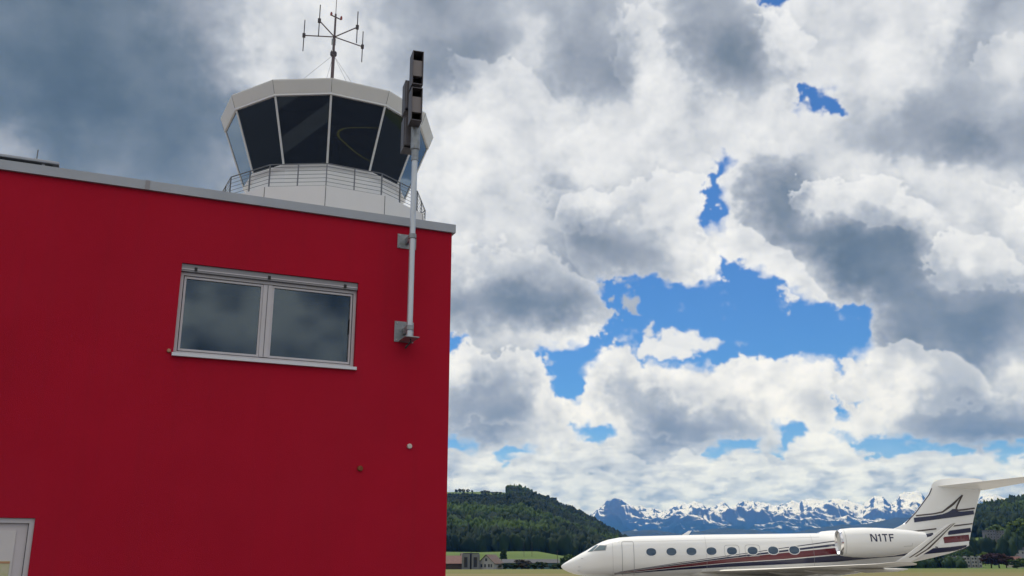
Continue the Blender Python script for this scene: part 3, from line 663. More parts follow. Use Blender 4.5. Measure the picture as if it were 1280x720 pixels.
for side in (-1,1):
    for i,x in enumerate(WX):
        z=2.63+.012*(x-6.28)
        w=disc(x,z,.345,.255,fus_y,.010,'cabin_window',M['jetglass'],fo,sq=2.2,side=side)
        disc(x,z,.395,.305,fus_y,.013,'window_rim',M['jetwhite'],w,sq=2.2,side=side,hole=.88)
        if i in (4,5): disc(x,z,.52,.40,fus_y,.0165,'exit_outline',M['jetline'],w,sq=5,side=side,hole=.955)
# boarding door outline on the near side
mb=MB()
def ribbon(mb,pts,w,yfun,off,side=-1):
    P=[Vector((x,0,z)) for x,z in pts];k=len(mb.v)
    for i,p in enumerate(P):
        d=(P[min(i+1,len(P)-1)]-P[max(i-1,0)]).normalized();n=Vector((-d.z,0,d.x))*w/2
        for q in (p+n,p-n): mb.v.append((q.x,side*(yfun(q.x,q.z)+off),q.z))
    for i in range(len(P)-1): q=k+2*i;mb.f.append((q,q+1,q+3,q+2))
dp=[(4.30,1.05)]+[(4.27,1.05+.09*i) for i in range(1,25)]+[(4.29,3.29),(4.36,3.35)]+[(4.45+.07*i,3.355) for i in range(9)]+[(5.06,3.30)]+[(5.08,3.22-.09*i) for i in range(0,25)]
ribbon(mb,dp,.035,fus_y,.012);mb.build('boarding_door',M['jetline'],fo)
mb=MB()
for x in (3.62,10.1,17.45):
    t,b_,w=fus(x);ribbon(mb,[(x,b_+.12+(t-b_-.2)*i/24) for i in range(25)],.014,fus_y,.009)
ribbon(mb,[(4.0+.5*i,3.30+.012*i) for i in range(29)],.012,fus_y,.009)
mb.build('panel_joint',M['jetline'],fo)
def quadpatch(c4,name,m,parent,off=.012,n=8,side=-1):
    mb=MB();(ax,az),(bx,bz),(cx,cz),(dx,dz)=c4
    for i in range(n+1):
        for j in range(n+1):
            s_,t=i/n,j/n;x=(ax*(1-s_)+bx*s_)*(1-t)+(dx*(1-s_)+cx*s_)*t;z=(az*(1-s_)+bz*s_)*(1-t)+(dz*(1-s_)+cz*s_)*t
            mb.v.append((x,side*(fus_y(x,z)+off),z+(.006 if off>.01 else .003)))
    for i in range(n):
        for j in range(n): q=i*(n+1)+j;mb.f.append((q,q+1,q+n+2,q+n+1))
    return mb.build(name,m,parent,True)
for side in (-1,1):
    w=quadpatch([(2.30,2.72),(3.07,2.76),(3.18,3.06),(2.72,3.09)],'cockpit_window',M['cockglass'],fo,.016,side=side)
    quadpatch([(2.22,2.69),(3.12,2.73),(3.25,3.10),(2.68,3.13)],'window_frame',M['jetline'],w,.009,side=side)
    w=quadpatch([(1.88,2.64),(2.22,2.70),(2.63,3.09),(2.50,3.12)],'cockpit_window',M['cockglass'],fo,.016,side=side)
    quadpatch([(1.84,2.62),(2.25,2.68),(2.67,3.115),(2.48,3.135)],'window_frame',M['jetline'],w,.009,side=side)
MB().prism([(8.55,3.76),(9.05,3.76),(9.32,4.10),(9.10,4.10)],-.02,.02).build('blade_antenna',M['jetwhite'],fo)
for x,z in ((1.55,2.20),(1.35,1.62),(1.30,1.35)): MB().tube([(x,-fus_y(x,z)+.01,z),(x-.02,-fus_y(x,z)-.10,z+.01),(x-.17,-fus_y(x,z)-.12,z+.01)],.02,6).build('pitot_probe',M['steel'],fo)
# tail fin
FIN=np.array([(3.05,24.3,28.46),(3.5,23.4,28.62),(3.85,22.2,28.73),(4.05,22.95,28.80),(4.3,23.68,28.88),(4.54,24.2,28.95),(4.9,24.62,29.07),(5.36,25.08,29.24),(6.0,25.63,29.48),(6.61,26.14,29.71),(7.0,26.33,29.86),(7.25,26.44,29.98),(7.42,26.58,30.03),(7.56,26.84,30.0),(7.65,27.2,29.8),(7.69,27.7,29.4)])
def fin_t(x,z):
    le=np.interp(z,FIN[:,0],FIN[:,1]);te=np.interp(z,FIN[:,0],FIN[:,2]);c=te-le;u_=min(max((x-le)/c,0),1);T=.21 if z<7.2 else .21*max(.15,(7.72-z)/.52)
    return T*2.6*(.2969*math.sqrt(u_)-.126*u_-.3516*u_**2+.2843*u_**3-.1015*u_**4)*1.9
rings=[]
for z,le,te in FIN:
    up=[(le+(te-le)*(1-math.cos(math.pi*i/30))/2) for i in range(31)]
    rings.append([(x,-fin_t(x,z),z) for x in up]+[(x,fin_t(x,z),z) for x in up[-2:0:-1]])
fin=MB().loft(rings).build('tail_fin',M['jet'],jt,True)
def fy(x,z): return max(fin_t(x,z),fus_y(x,z) if x<28.5 else 0)
def band(lo,hi,m,name,sub=6,off=.03):
    xs_=sorted({*np.linspace(max(lo[0][0],hi[0][0]),min(lo[-1][0],hi[-1][0]),24)})
    f=lambda P,x:np.interp(x,[p[0] for p in P],[p[1] for p in P])
    strip([(x,f(lo,x),f(hi,x)) for x in xs_],fy,name,m,fin,nz=4,off=off,sub=2)
band([(24.72,4.62),(26.9,4.90),(27.4,4.96),(29.12,5.19)],[(24.9,4.96),(26.2,5.09),(26.9,5.2),(27.35,5.36),(27.6,5.5),(27.78,5.70),(27.87,5.47),(28.1,5.36),(29.24,5.47)],M['navy'],'navy_stripe')
band([(24.98,5.05),(26.3,5.18),(26.95,5.30),(27.35,5.55),(27.75,5.80),(28.38,6.43)],[(25.07,5.15),(26.3,5.27),(26.92,5.40),(27.3,5.68),(27.7,5.96),(28.42,6.54)],M['bronze'],'bronze_line')
def vline(pts,w,m,name,off=.036):
    mb=MB();P=[]
    for a,b in zip(pts,pts[1:]):
        for i in range(8): t=i/8;P.append((a[0]+(b[0]-a[0])*t,a[1]+(b[1]-a[1])*t))
    P.append(pts[-1])
    for sd_ in (-1,1): ribbon(mb,P,w,fy,off,sd_)
    mb.build(name,m,fin)
vline([(28.46,6.52),(28.22,6.15),(28.0,5.78),(27.9,5.56),(28.0,5.47),(28.4,5.50),(29.22,5.61)],.11,M['bronze'],'bronze_line')
band([(23.5,3.83),(24.75,3.98),(26.37,4.16)],[(23.5,3.89),(24.75,4.06),(26.39,4.25)],M['bronze'],'bronze_line')
band([(24.4,3.45),(25.4,3.60),(26.1,3.75)],[(24.4,3.65),(25.4,3.82),(26.3,3.96)],M['navy'],'navy_stripe')
band([(27.38,4.33),(28.92,4.51)],[(27.30,4.40),(28.93,4.59)],M['bronze'],'bronze_line')
band([(27.0,3.76),(28.76,3.97)],[(27.15,4.06),(28.84,4.28)],M['navy'],'navy_stripe')
band([(26.42,3.19),(28.58,3.38)],[(26.66,3.64),(28.70,3.82)],M['maroon'],'maroon_stripe')
vline([(27.12,4.30),(26.7,3.85),(26.3,3.40),(25.98,3.08),(25.95,2.97),(26.15,2.93)],.07,M['navy'],'navy_line')
vline([(26.90,4.30),(26.4,3.80),(25.9,3.28),(25.4,2.98),(24.9,2.90)],.07,M['bronze'],'bronze_line')
# fin edge de-icing strip
vline([(24.3,4.56),(25.12,5.34),(26.18,6.58),(26.40,7.0)],.06,M['navy'],'edge_line',.022)
# horizontal tail
def wing_loft(secs,n=12):
    """sections: x lead, chord, y, z, thickness, twist drop at the trailing edge"""
    rg=[]
    for le,c,y,z,t,dr in secs:
        up=[(1-math.cos(math.pi*i/n))/2 for i in range(n+1)]
        f=lambda q:t*c*2.6*(.2969*math.sqrt(q)-.126*q-.3516*q*q+.2843*q**3-.1015*q**4)*1.9/2
        rg.append([(le+c*q,y,z+f(q)-dr*q) for q in up]+[(le+c*q,y,z-f(q)*.7-dr*q) for q in up[-2:0:-1]])
    return MB().loft(rg)
for s_ in (-1,1):
    h=wing_loft([(26.75,3.45,.02*s_,7.16,.105,.28),(27.6,3.0,1.2*s_,7.19,.10,.24),(30.6,1.6,5.45*s_,7.34,.09,.10),(31.0,1.15,5.6*s_,7.35,.06,.06)]).build('tailplane',M['jet'],jt,True)
MB().lathe([(.02,0),(.10,.25),(.16,.9),(.15,1.6),(.06,2.3)],14,Vector((28.2,0,7.12)),'x').build('tail_bullet',M['jet'],jt,True)
# wings with winglets
for s_ in (-1,1):
    secs=[(9.4,7.6,.6*s_,1.28,.12,.25),(10.2,6.7,1.5*s_,1.33,.12,.22),(13.4,4.6,6.0*s_,1.50,.11,.15),(17.9,2.3,13.2*s_,1.80,.10,.05),(18.3,1.7,13.9*s_,1.86,.10,.03),(18.65,.95,14.25*s_,1.90,.09,.0)]
    w=wing_loft(secs).build('wing',M['jetwing'],jt,True)
    LE=[(18.65,1.90),(18.92,2.06),(19.35,2.36),(20.3,3.02),(21.1,3.60),(21.6,3.93),(21.85,4.0)]
    TE=[(19.55,1.92),(20.1,2.25),(20.9,2.72),(21.35,3.2),(21.75,3.65),(22.02,3.93),(22.08,4.0)]
    YY=[14.23,14.36,14.45,14.58,14.70,14.78,14.80];rg=[]
    def wpt(k,q): return LE[k][0]+(TE[k][0]-LE[k][0])*q,LE[k][1]+(TE[k][1]-LE[k][1])*q
    for k in range(7):
        c=TE[k][0]-LE[k][0];up=[(1-math.cos(math.pi*i/10))/2 for i in range(11)];f=lambda q:.04*c*2.6*math.sqrt(q)*(1-q)+.003
        rg.append([(wpt(k,q)[0],YY[k]*s_-f(q),wpt(k,q)[1]) for q in up]+[(wpt(k,q)[0],YY[k]*s_+f(q),wpt(k,q)[1]) for q in up[-2:0:-1]])
    wlo=MB().loft(rg).build('winglet',M['jet'],w,True)
    for nm,q0,q1 in (('bronze_line',.40,.50),('bronze_line',.68,.80)):
        mb=MB()
        for sd_ in (-1,1):
            k0=len(mb.v)
            for k in range(1,7):
                c=TE[k][0]-LE[k][0]
                for q in (q0,q1): f=.04*c*2.6*math.sqrt(q)*(1-q)+.003+.015;mb.v.append((wpt(k,q)[0],YY[k]*s_+sd_*f,wpt(k,q)[1]))
            for k in range(5): j=k0+2*k;mb.f.append((j,j+1,j+3,j+2))
        o_=mb.build(nm,M['bronze'],w)
    for le,y,z in ((13.9,4.2,1.28),(15.6,7.2,1.40),(17.4,10.2,1.52)):
        MB().tube([(le-.2,y*s_,z),(le+.8,y*s_,z-.08),(le+2.6,y*s_,z-.05),(le+3.3,y*s_,z)],[.03,.14,.11,.02],10).build('flap_fairing',M['jetwing'],w,True)
MB().lathe([(.02,8.6),(.35,9.2),(.55,10.5),(.6,14),(.5,17.2),(.05,18.6)],20,Vector((0,0,1.12)),'x').build('belly_fairing',M['jetwing'],jt,True).scale=(1,2.2,1)
# engines
NAC=[(18.85,.75,3.22),(18.80,.79,3.22),(18.86,.84,3.22),(19.1,.90,3.22),(19.7,.96,3.22),(20.5,.985,3.22),(21.5,.96,3.23),(22.5,.88,3.25),(23.5,.74,3.30),(24.3,.58,3.35),(24.6,.52,3.37)]
def nac_y(x,z):
    r=np.interp(x,[q[0] for q in NAC[2:]],[q[1] for q in NAC[2:]]);c=np.interp(x,[q[0] for q in NAC[2:]],[q[2] for q in NAC[2:]]);return 2.6+math.sqrt(max(0,r*r-(z-c)**2))
for s_ in (-1,1):
    rg=[];n=40
    for x,r,zc in [(20.0,.70,3.22),(19.2,.70,3.22)]+NAC+[(24.5,.46,3.37),(23.8,.44,3.36)]:
        rg.append([(x,2.6*s_+r*math.cos(2*math.pi*j/n),zc+r*math.sin(2*math.pi*j/n)) for j in range(n)])
    e=MB().loft(rg,caps=False).build('engine',M['jet'],jt,True)
    MB().loft([[(x,2.6*s_+r*math.cos(2*math.pi*j/n),3.22+r*math.sin(2*math.pi*j/n)) for j in range(n)] for x,r in ((18.92,.728),(18.83,.765),(18.79,.79),(18.83,.83),(18.95,.872))],caps=False).build('intake_lip',M['chrome'],e,True)
    MB().lathe([(.02,19.35),(.12,19.5),(.2,19.75),(.70,19.8)],24,Vector((0,2.6*s_,3.22)),'x').build('fan',M['dark'],e)
    MB().lathe([(.44,23.9),(.43,24.55),(.40,24.56),(.39,23.95)],24,Vector((0,2.6*s_,3.365)),'x',caps=False).build('exhaust',M['steel'],e,True)
    MB().lathe([(.2,23.7),(.12,24.6),(.02,24.9)],16,Vector((0,2.6*s_,3.365)),'x').build('exhaust_cone',M['steel'],e,True)
    py=wing_loft([(19.9,3.6,.9*s_,3.28,.10,0),(20.1,3.2,1.75*s_,3.25,.10,0)]).build('pylon',M['jet'],jt,True)
    # registration on the cowling
    mb=MB();H=.50;z0=3.26;W=.25
    def stroke(pts,w=.085): 
        P=[]
        for a,b in zip(pts,pts[1:]):
            for i in range(6): t=i/6;P.append((a[0]+(b[0]-a[0])*t,a[1]+(b[1]-a[1])*t))
        P.append(pts[-1]);ribbon(mb,P,w,nac_y,.012,s_)
    X0=20.72
    def lx(q): return X0+q if s_<0 else X0+1.6-q
    stroke([(lx(.04),z0),(lx(.04),z0+H)]);stroke([(lx(.07),z0+H-.01),(lx(.36),z0+.01)]);stroke([(lx(.39),z0),(lx(.39),z0+H)])
    stroke([(lx(.64),z0),(lx(.64),z0+H)]);stroke([(lx(.63),z0+H-.05),(lx(.52),z0+H-.12)],.07)
    stroke([(lx(.98),z0),(lx(.98),z0+H-.08)]);stroke([(lx(.80),z0+H-.04),(lx(1.16),z0+H-.04)])
    stroke([(lx(1.30),z0),(lx(1.30),z0+H)]);stroke([(lx(1.345),z0+H-.04),(lx(1.58),z0+H-.04)]);stroke([(lx(1.345),z0+H*.52),(lx(1.53),z0+H*.52)])
    mb.build('registration',M['navy'],e)
    mb=MB();ribbon(mb,[(22.9,2.95),(23.5,2.98),(23.5,3.1),(23.5,3.16)],.02,nac_y,.012,s_);ribbon(mb,[(19.12,2.45+.05*i) for i in range(32)],.02,nac_y,.012,s_);mb.build('cowl_line',M['jetline'],e)
# landing gear
def gear(name,x,y,z,r,w,twin):
    g=MB().tube([(x,y,z),(x,y,r)],[.09,.07],10).build(name,M['steel'],jt,True)
    for q in (-twin,twin):
        t=MB().lathe([(r*.55,-w/2),(r*.93,-w/2),(r,-w/4),(r,w/4),(r*.93,w/2),(r*.55,w/2)],24,Vector((x,y+q,r+.012)),'y',caps=False).build('tyre',M['tyre'],g,True)
        MB().lathe([(r*.1,-w/2.2),(r*.56,-w/2.6),(r*.56,w/2.6),(r*.1,w/2.2)],18,Vector((x,y+q,r+.012)),'y').build('rim',M['steel'],t,True)
gear('nose_gear',3.6,0,1.2,.28,.18,.17);gear('main_gear',15.2,-2.1,1.45,.45,.26,.24);gear('main_gear',15.2,2.1,1.45,.45,.26,.24)
# ------------------------------------------------------------------ hills, forest, Alps
def tang(px,py):
    x=(px-640)/F_PX;u_=(360-py)/F_PX;hf=math.cos(PITCH)-u_*math.sin(PITCH)
    return x/hf,(math.sin(PITCH)+u_*math.cos(PITCH))/hf      # sideways and upward slope of a sight line
def prof(pts): a=np.array([tang(*p) for p in pts]);return lambda q:np.interp(q,a[:,0],a[:,1])
TM=prof([(-700,690),(300,688),(557,687.5),(600,688),(640,687),(672,687),(700,692),(740,697),(800,702),(860,705),(1100,705.5),(1180,705),(1210,701),(1260,697),(1320,692),(1500,688),(2000,688)])
TR=prof([(-900,640),(-300,600),(100,622),(400,606),(500,612),(557,614),(600,613.5),(633,614.5),(640,614.5),(648,614.5),(656,617),(664,620.5),(674,625),(690,630),(705,637.5),(720,644),(735,651),(752,661),(772,673),(795,687),(830,699),(900,704),(1080,704),(1130,690),(1180,658),(1205,645),(1228,639),(1256,633),(1280,627),(1330,612),(1420,596),(1700,580),(2200,610)])
def geo(p): r=sstep(.30,.36,p);return 470+150*r,900-130*r,2200-500*r
def terrain(X,Y):
    p=X/Y;y0,y1,y2=geo(p)
    tm,tr=np.maximum(TM(p),.0004)*y1,np.maximum(TR(p),.0006)*y2
    s=np.clip((Y-y0)/(y1-y0),0,1);Z=tm*s*s*(3-2*s)
    t=np.clip((Y-y1)/(y2-y1),0,1)
    rise=np.maximum(tr-tm,0)
    n=fbm(X/260.,Y/260.,4);g=1-np.abs(perlin(X/190.+n*.6,Y/900.))*2
    Z=Z+rise*(t**1.12)+rise*t*(1-t)*(.22*n+.16*g)
    return np.where(Y>y2,Z-(Y-y2)*.08,Z)
pp=np.linspace(-.95,1.05,560);yy=np.concatenate([np.linspace(440,1000,60),np.linspace(1010,2300,110),np.linspace(2330,3000,12)])
Pm,Ym=np.meshgrid(pp,yy);Xm=Pm*Ym;Zm=terrain(Xm,Ym);Zm=np.where(Ym<=441,-.5,Zm+.02)
nr,ncl=Zm.shape;idx=np.arange(nr*ncl).reshape(nr,ncl)
fc=np.stack([idx[:-1,:-1],idx[:-1,1:],idx[1:,1:],idx[1:,:-1]],-1).reshape(-1,4)
hm=mat('hill_meadow',(.052,.085,.02),.95,spec=.1,col2=(.085,.125,.03),vscale=.006)
tag(fast_mesh('hills',np.stack([Xm,Ym,Zm],-1).reshape(-1,3),fc,hm,smooth=True),kind='structure')
def ico(sub):
    bm=bmesh.new();bmesh.ops.create_icosphere(bm,subdivisions=sub,radius=1);bm.verts.index_update()
    v=np.array([q.co[:] for q in bm.verts]);f=np.array([[w.index for w in q.verts] for q in bm.faces]);bm.free();return v,f
IV,IF=ico(2)
rg_=np.random.default_rng(3)
def forest(name,pts,rad,hgt,m):
    n=len(pts);nv=len(IV)
    d=1+.28*rg_.standard_normal((n,nv,1)).clip(-1.6,1.6)
    V=IV[None]*d;a=rg_.random(n)*6.28;c,s_=np.cos(a)[:,None],np.sin(a)[:,None]
    taper=1-.28*np.clip(V[...,2],0,1)*(rg_.random((n,1))*1.6)
    x=(V[...,0]*c-V[...,1]*s_)*taper*rad[:,None];y=(V[...,0]*s_+V[...,1]*c)*taper*rad[:,None];z=V[...,2]*hgt[:,None]*.62+hgt[:,None]*.5
    W=np.stack([x,y,z],-1)+pts[:,None,:]
    Fc=(IF[None]+np.arange(n)[:,None,None]*nv).reshape(-1,3)
    return tag(fast_mesh(name,W.reshape(-1,3),Fc,m),kind='stuff')
def scatter(n,px0,px1,ya,yb):
    p0,p1=tang(px0,690)[0],tang(px1,690)[0];Y=np.sqrt(rg_.random(n)*(yb**2-ya**2)+ya**2);p=p0+(p1-p0)*rg_.random(n);return p*Y,Y,p
X,Y,p=scatter(21000,440,850,880,2260)
px_=640+p*F_PX*1.035
ok=~((px_<634)&(Y>1900+90*fbm(X/90,Y/90,3)));X,Y,p=X[ok],Y[ok],p[ok]
X2,Y2,p2=scatter(9000,-250,440,880,1900);X,Y=np.concatenate([X,X2]),np.concatenate([Y,Y2])
Z=terrain(X,Y);ok=Z>1.;X,Y,Z=X[ok],Y[ok],Z[ok]
r=2.2+2.2*rg_.random(len(X))+2.6*(rg_.random(len(X))>.86);h=(5+6*rg_.random(len(X))+1.1*r)
lo=np.where((X/Y*F_PX*1.035+640<636)&(Y>1550),.5,1.);r,h=r*(.4+.6*lo),h*lo;r=r*np.where(X/Y<tang(440,690)[0],1.7,1.)
o=forest('left_hill_forest',np.stack([X,Y,Z-1],-1),r,h,leaf_mat('forest_leaves',(.005,.012,.008),(.014,.026,.013),.035,(.032,.058,.013),.0045));o.name='forest'
tag(o,'dense dark green wood covering the hill behind the jet nose','forest')
X,Y,p=scatter(13000,1090,1420,765,1760);nn=fbm(X/150+9,Y/150,3)
px_=640+p*F_PX*1.035
t=(Y-770)/(1700-770)
ok=(t>.36+.06*nn)|(nn>.22)|((px_<1215)&(Y<900));X,Y=X[ok],Y[ok];Z=terrain(X,Y)
r=2.2+2.0*rg_.random(len(X))+2.6*(rg_.random(len(X))>.86);h=(4+6*rg_.random(len(X))+1.1*r)
o=forest('right_hill_forest',np.stack([X,Y,Z-1],-1),r,h,leaf_mat('right_forest_leaves',(.006,.014,.009),(.017,.031,.014),.035,(.028,.050,.014),.008));o.name='forest'
tag(o,'dense dark wood on the slope behind the jet tail','forest')
X,Y,p=scatter(900,800,1200,560,760);Z=terrain(X,Y);ok=np.ones(len(X),bool)
o=forest('forest',np.stack([X,Y,Z-.5],-1),2.2+1.5*rg_.random(len(X)),4+3*rg_.random(len(X)),leaf_mat('belt_leaves',(.012,.026,.011),(.03,.055,.02),.05))
tag(o,'low dark belt of trees along the far field edge behind the jet','trees')
# Alps
ALP=prof([(100,650),(400,640),(600,642),(700,652),(735,649),(748,640),(756,632),(760,628.5),(765,627),(772,627.5),(777,630),(783,634.5),(800,636),(815,639),(830,642),(836,641),(842,637),(850,635.5),(862,634),(870,632.5),(884,635),(895,633.5),(904,630.5),(912,632),(925,628.5),(932,630),(942,626),(950,629),(957,631),(966,633.5),(980,634),(990,633),(1000,632),(1004,626.5),(1012,624.5),(1022,624),(1034,625),(1041,623.5),(1052,627),(1060,628.5),(1070,634),(1078,636),(1086,630),(1092,623.5),(1097,621),(1104,624),(1109,630),(1114,634),(1121,630),(1125,622),(1132,619),(1145,617),(1152,620),(1158,628),(1168,634),(1200,634),(1222,628),(1229,620),(1236,618.5),(1246,623),(1256,627),(1275,632),(1320,622),(1400,630),(1600,640)])
pp=np.linspace(-.32,.72,1500);rr=np.concatenate([np.linspace(13000,21000,150),np.linspace(21050,22000,40),np.linspace(22060,25000,30)])
Pm,Ym=np.meshgrid(pp,rr);Xm=Pm*Ym
s=np.clip((Ym-13000)/9000,0,1)
wq=fbm(Xm/2600,Ym/2600,4)
H=ALP(Pm+.006*wq*(1-s))*22000
r1=1-np.abs(perlin(Xm/1500+.5*wq,Ym/3600+.3*wq))*2;r2=1-np.abs(perlin(Xm/620+.6*wq+7,Ym/1300+4))*2;r3=1-np.abs(perlin(Xm/230+9+.5*wq,Ym/420+.5*wq))*2
env=s**1.15
Zm=H*env+(s*(1-s)*4)*(330*r1+150*r2)*(.35+.65*s)+np.clip(s*1.2,0,1)*(60*r2+75*r3+30*fbm(Xm/90,Ym/90,3))*(.35+.65*s)-95*s
back=np.clip((Ym-22000)/3000,0,1);Zm=Zm-900*back**.8
Zm=np.where(Ym<13010,-.5,Zm)
nr,ncl=Zm.shape;idx=np.arange(nr*ncl).reshape(nr,ncl)
fc=np.stack([idx[:-1,:-1],idx[:-1,1:],idx[1:,1:],idx[1:,:-1]],-1).reshape(-1,4)
sm_=bpy.data.materials.new('alpine_rock_and_snow');sm_.use_nodes=True;nt=sm_.node_tree;N=nt.nodes;L=nt.links;b=N['Principled BSDF'];b.inputs['Roughness'].default_value=1;b.inputs['Specular IOR Level'].default_value=0
ge=N.new('ShaderNodeNewGeometry');sp=N.new('ShaderNodeSeparateXYZ');L.new(ge.outputs['Position'],sp.inputs[0]);sn=N.new('ShaderNodeSeparateXYZ');L.new(ge.outputs['Normal'],sn.inputs[0])
n1=N.new('ShaderNodeTexNoise');n1.inputs['Scale'].default_value=.0022;n1.inputs['Detail'].default_value=7;n1.inputs['Roughness'].default_value=.65;L.new(ge.outputs['Position'],n1.inputs['Vector'])
mp=N.new('ShaderNodeMapping');mp.inputs['Scale'].default_value=(1,.12,.16);L.new(ge.outputs['Position'],mp.inputs['Vector'])
n2=N.new('ShaderNodeTexNoise');n2.inputs['Scale'].default_value=.0085;n2.inputs['Detail'].default_value=6;n2.inputs['Roughness'].default_value=.7;L.new(mp.outputs[0],n2.inputs['Vector'])
def mm(op,a,b_=None,c_=None):
    n=N.new('ShaderNodeMath');n.operation=op
    for i,v_ in enumerate((a,b_,c_)):
        if v_ is None: continue
        if isinstance(v_,(int,float)): n.inputs[i].default_value=v_
        else: L.new(v_,n.inputs[i])
    return n.outputs[0]
alt=mm('ADD',sp.outputs[2],mm('MULTIPLY',mm('SUBTRACT',n1.outputs['Fac'],.5),1100))
alt=mm('ADD',alt,mm('MULTIPLY',mm('SUBTRACT',n2.outputs['Fac'],.5),950))
alt=mm('ADD',alt,mm('MULTIPLY',mm('SUBTRACT',sn.outputs[2],.72),2000))
def ramp(v_,a,b2):
    n=N.new('ShaderNodeMapRange');n.interpolation_type='SMOOTHSTEP';L.new(v_,n.inputs[0]);n.inputs[1].default_value=a;n.inputs[2].default_value=b2;return n.outputs[0]
side=mm('DIVIDE',sp.outputs[0],sp.outputs[1]);dd=mm('DIVIDE',mm('SUBTRACT',side,.1035),.0085)
alt=mm('SUBTRACT',alt,mm('MULTIPLY',mm('POWER',2.718,mm('MULTIPLY',mm('MULTIPLY',dd,dd),-1.0)),900))   # one bare rock tooth
snow=ramp(alt,1120,1420)
rock=N.new('ShaderNodeMix');rock.data_type='RGBA';L.new(ramp(sp.outputs[2],600,1000),rock.inputs['Factor']);rock.inputs['A'].default_value=(.010,.018,.014,1);rock.inputs['B'].default_value=(.035,.036,.042,1)
mxx=N.new('ShaderNodeMix');mxx.data_type='RGBA';L.new(snow,mxx.inputs['Factor']);L.new(rock.outputs['Result'],mxx.inputs['A']);mxx.inputs['B'].default_value=(.56,.58,.61,1);L.new(mxx.outputs['Result'],b.inputs['Base Color'])
tag(fast_mesh('mountains',np.stack([Xm,Ym,Zm],-1).reshape(-1,3),fc,sm_,smooth=True),kind='structure')
# wooded foothills before the Alps
FH=prof([(100,690),(500,685),(700,676),(740,672),(780,664),(815,662),(850,668),(900,660),(950,663),(985,668),(1020,660),(1050,656),(1085,655),(1120,647),(1160,649),(1200,658),(1300,670),(1500,682)])
pp=np.linspace(-.32,.72,700);rr=np.concatenate([np.linspace(8000,11000,60),np.linspace(11080,12900,14)])
Pm,Ym=np.meshgrid(pp,rr);Xm=Pm*Ym;s=np.clip((Ym-8000)/3000,0,1);wq=fbm(Xm/1400,Ym/1400,4);r1=1-np.abs(perlin(Xm/700+.5*wq,Ym/1700))*2
Zm=FH(Pm)*11000*s**.9+s*(1-s)*4*(50*r1+40*wq)+18*fbm(Xm/120,Ym/120,4)*s;Zm=Zm-np.clip(Ym-11000,0,None)*.15;Zm=np.where(Ym<8001,-.5,Zm)
nr,ncl=Zm.shape;idx=np.arange(nr*ncl).reshape(nr,ncl);fc=np.stack([idx[:-1,:-1],idx[:-1,1:],idx[1:,1:],idx[1:,:-1]],-1).reshape(-1,4)
tag(fast_mesh('foothills',np.stack([Xm,Ym,Zm],-1).reshape(-1,3),fc,leaf_mat('foothill_forest',(.007,.014,.010),(.016,.025,.014),.012),smooth=True),kind='structure')
# air
ALP_TOP=max(o_.bound_box[i][2] for o_ in bpy.data.objects if o_.name=='mountains' for i in range(8))+40
hz=MB().box(-28000,28000,-5800,26500,-1.5,ALP_TOP).build('haze',None);hmz=bpy.data.materials.new('haze_air');hmz.use_nodes=True;N=hmz.node_tree.nodes;N.clear()
ov=N.new('ShaderNodeOutputMaterial');pv=N.new('ShaderNodeVolumePrincipled');pv.inputs['Density'].default_value=HAZE_D;pv.inputs['Color'].default_value=HAZE_C;pv.inputs['Anisotropy'].default_value=.0;pv.inputs['Absorption Color'].default_value=(1,1,1,1)
hmz.node_tree.links.new(pv.outputs[0],ov.inputs['Volume']);hz.data.materials.append(hmz);hz['kind']='stuff'
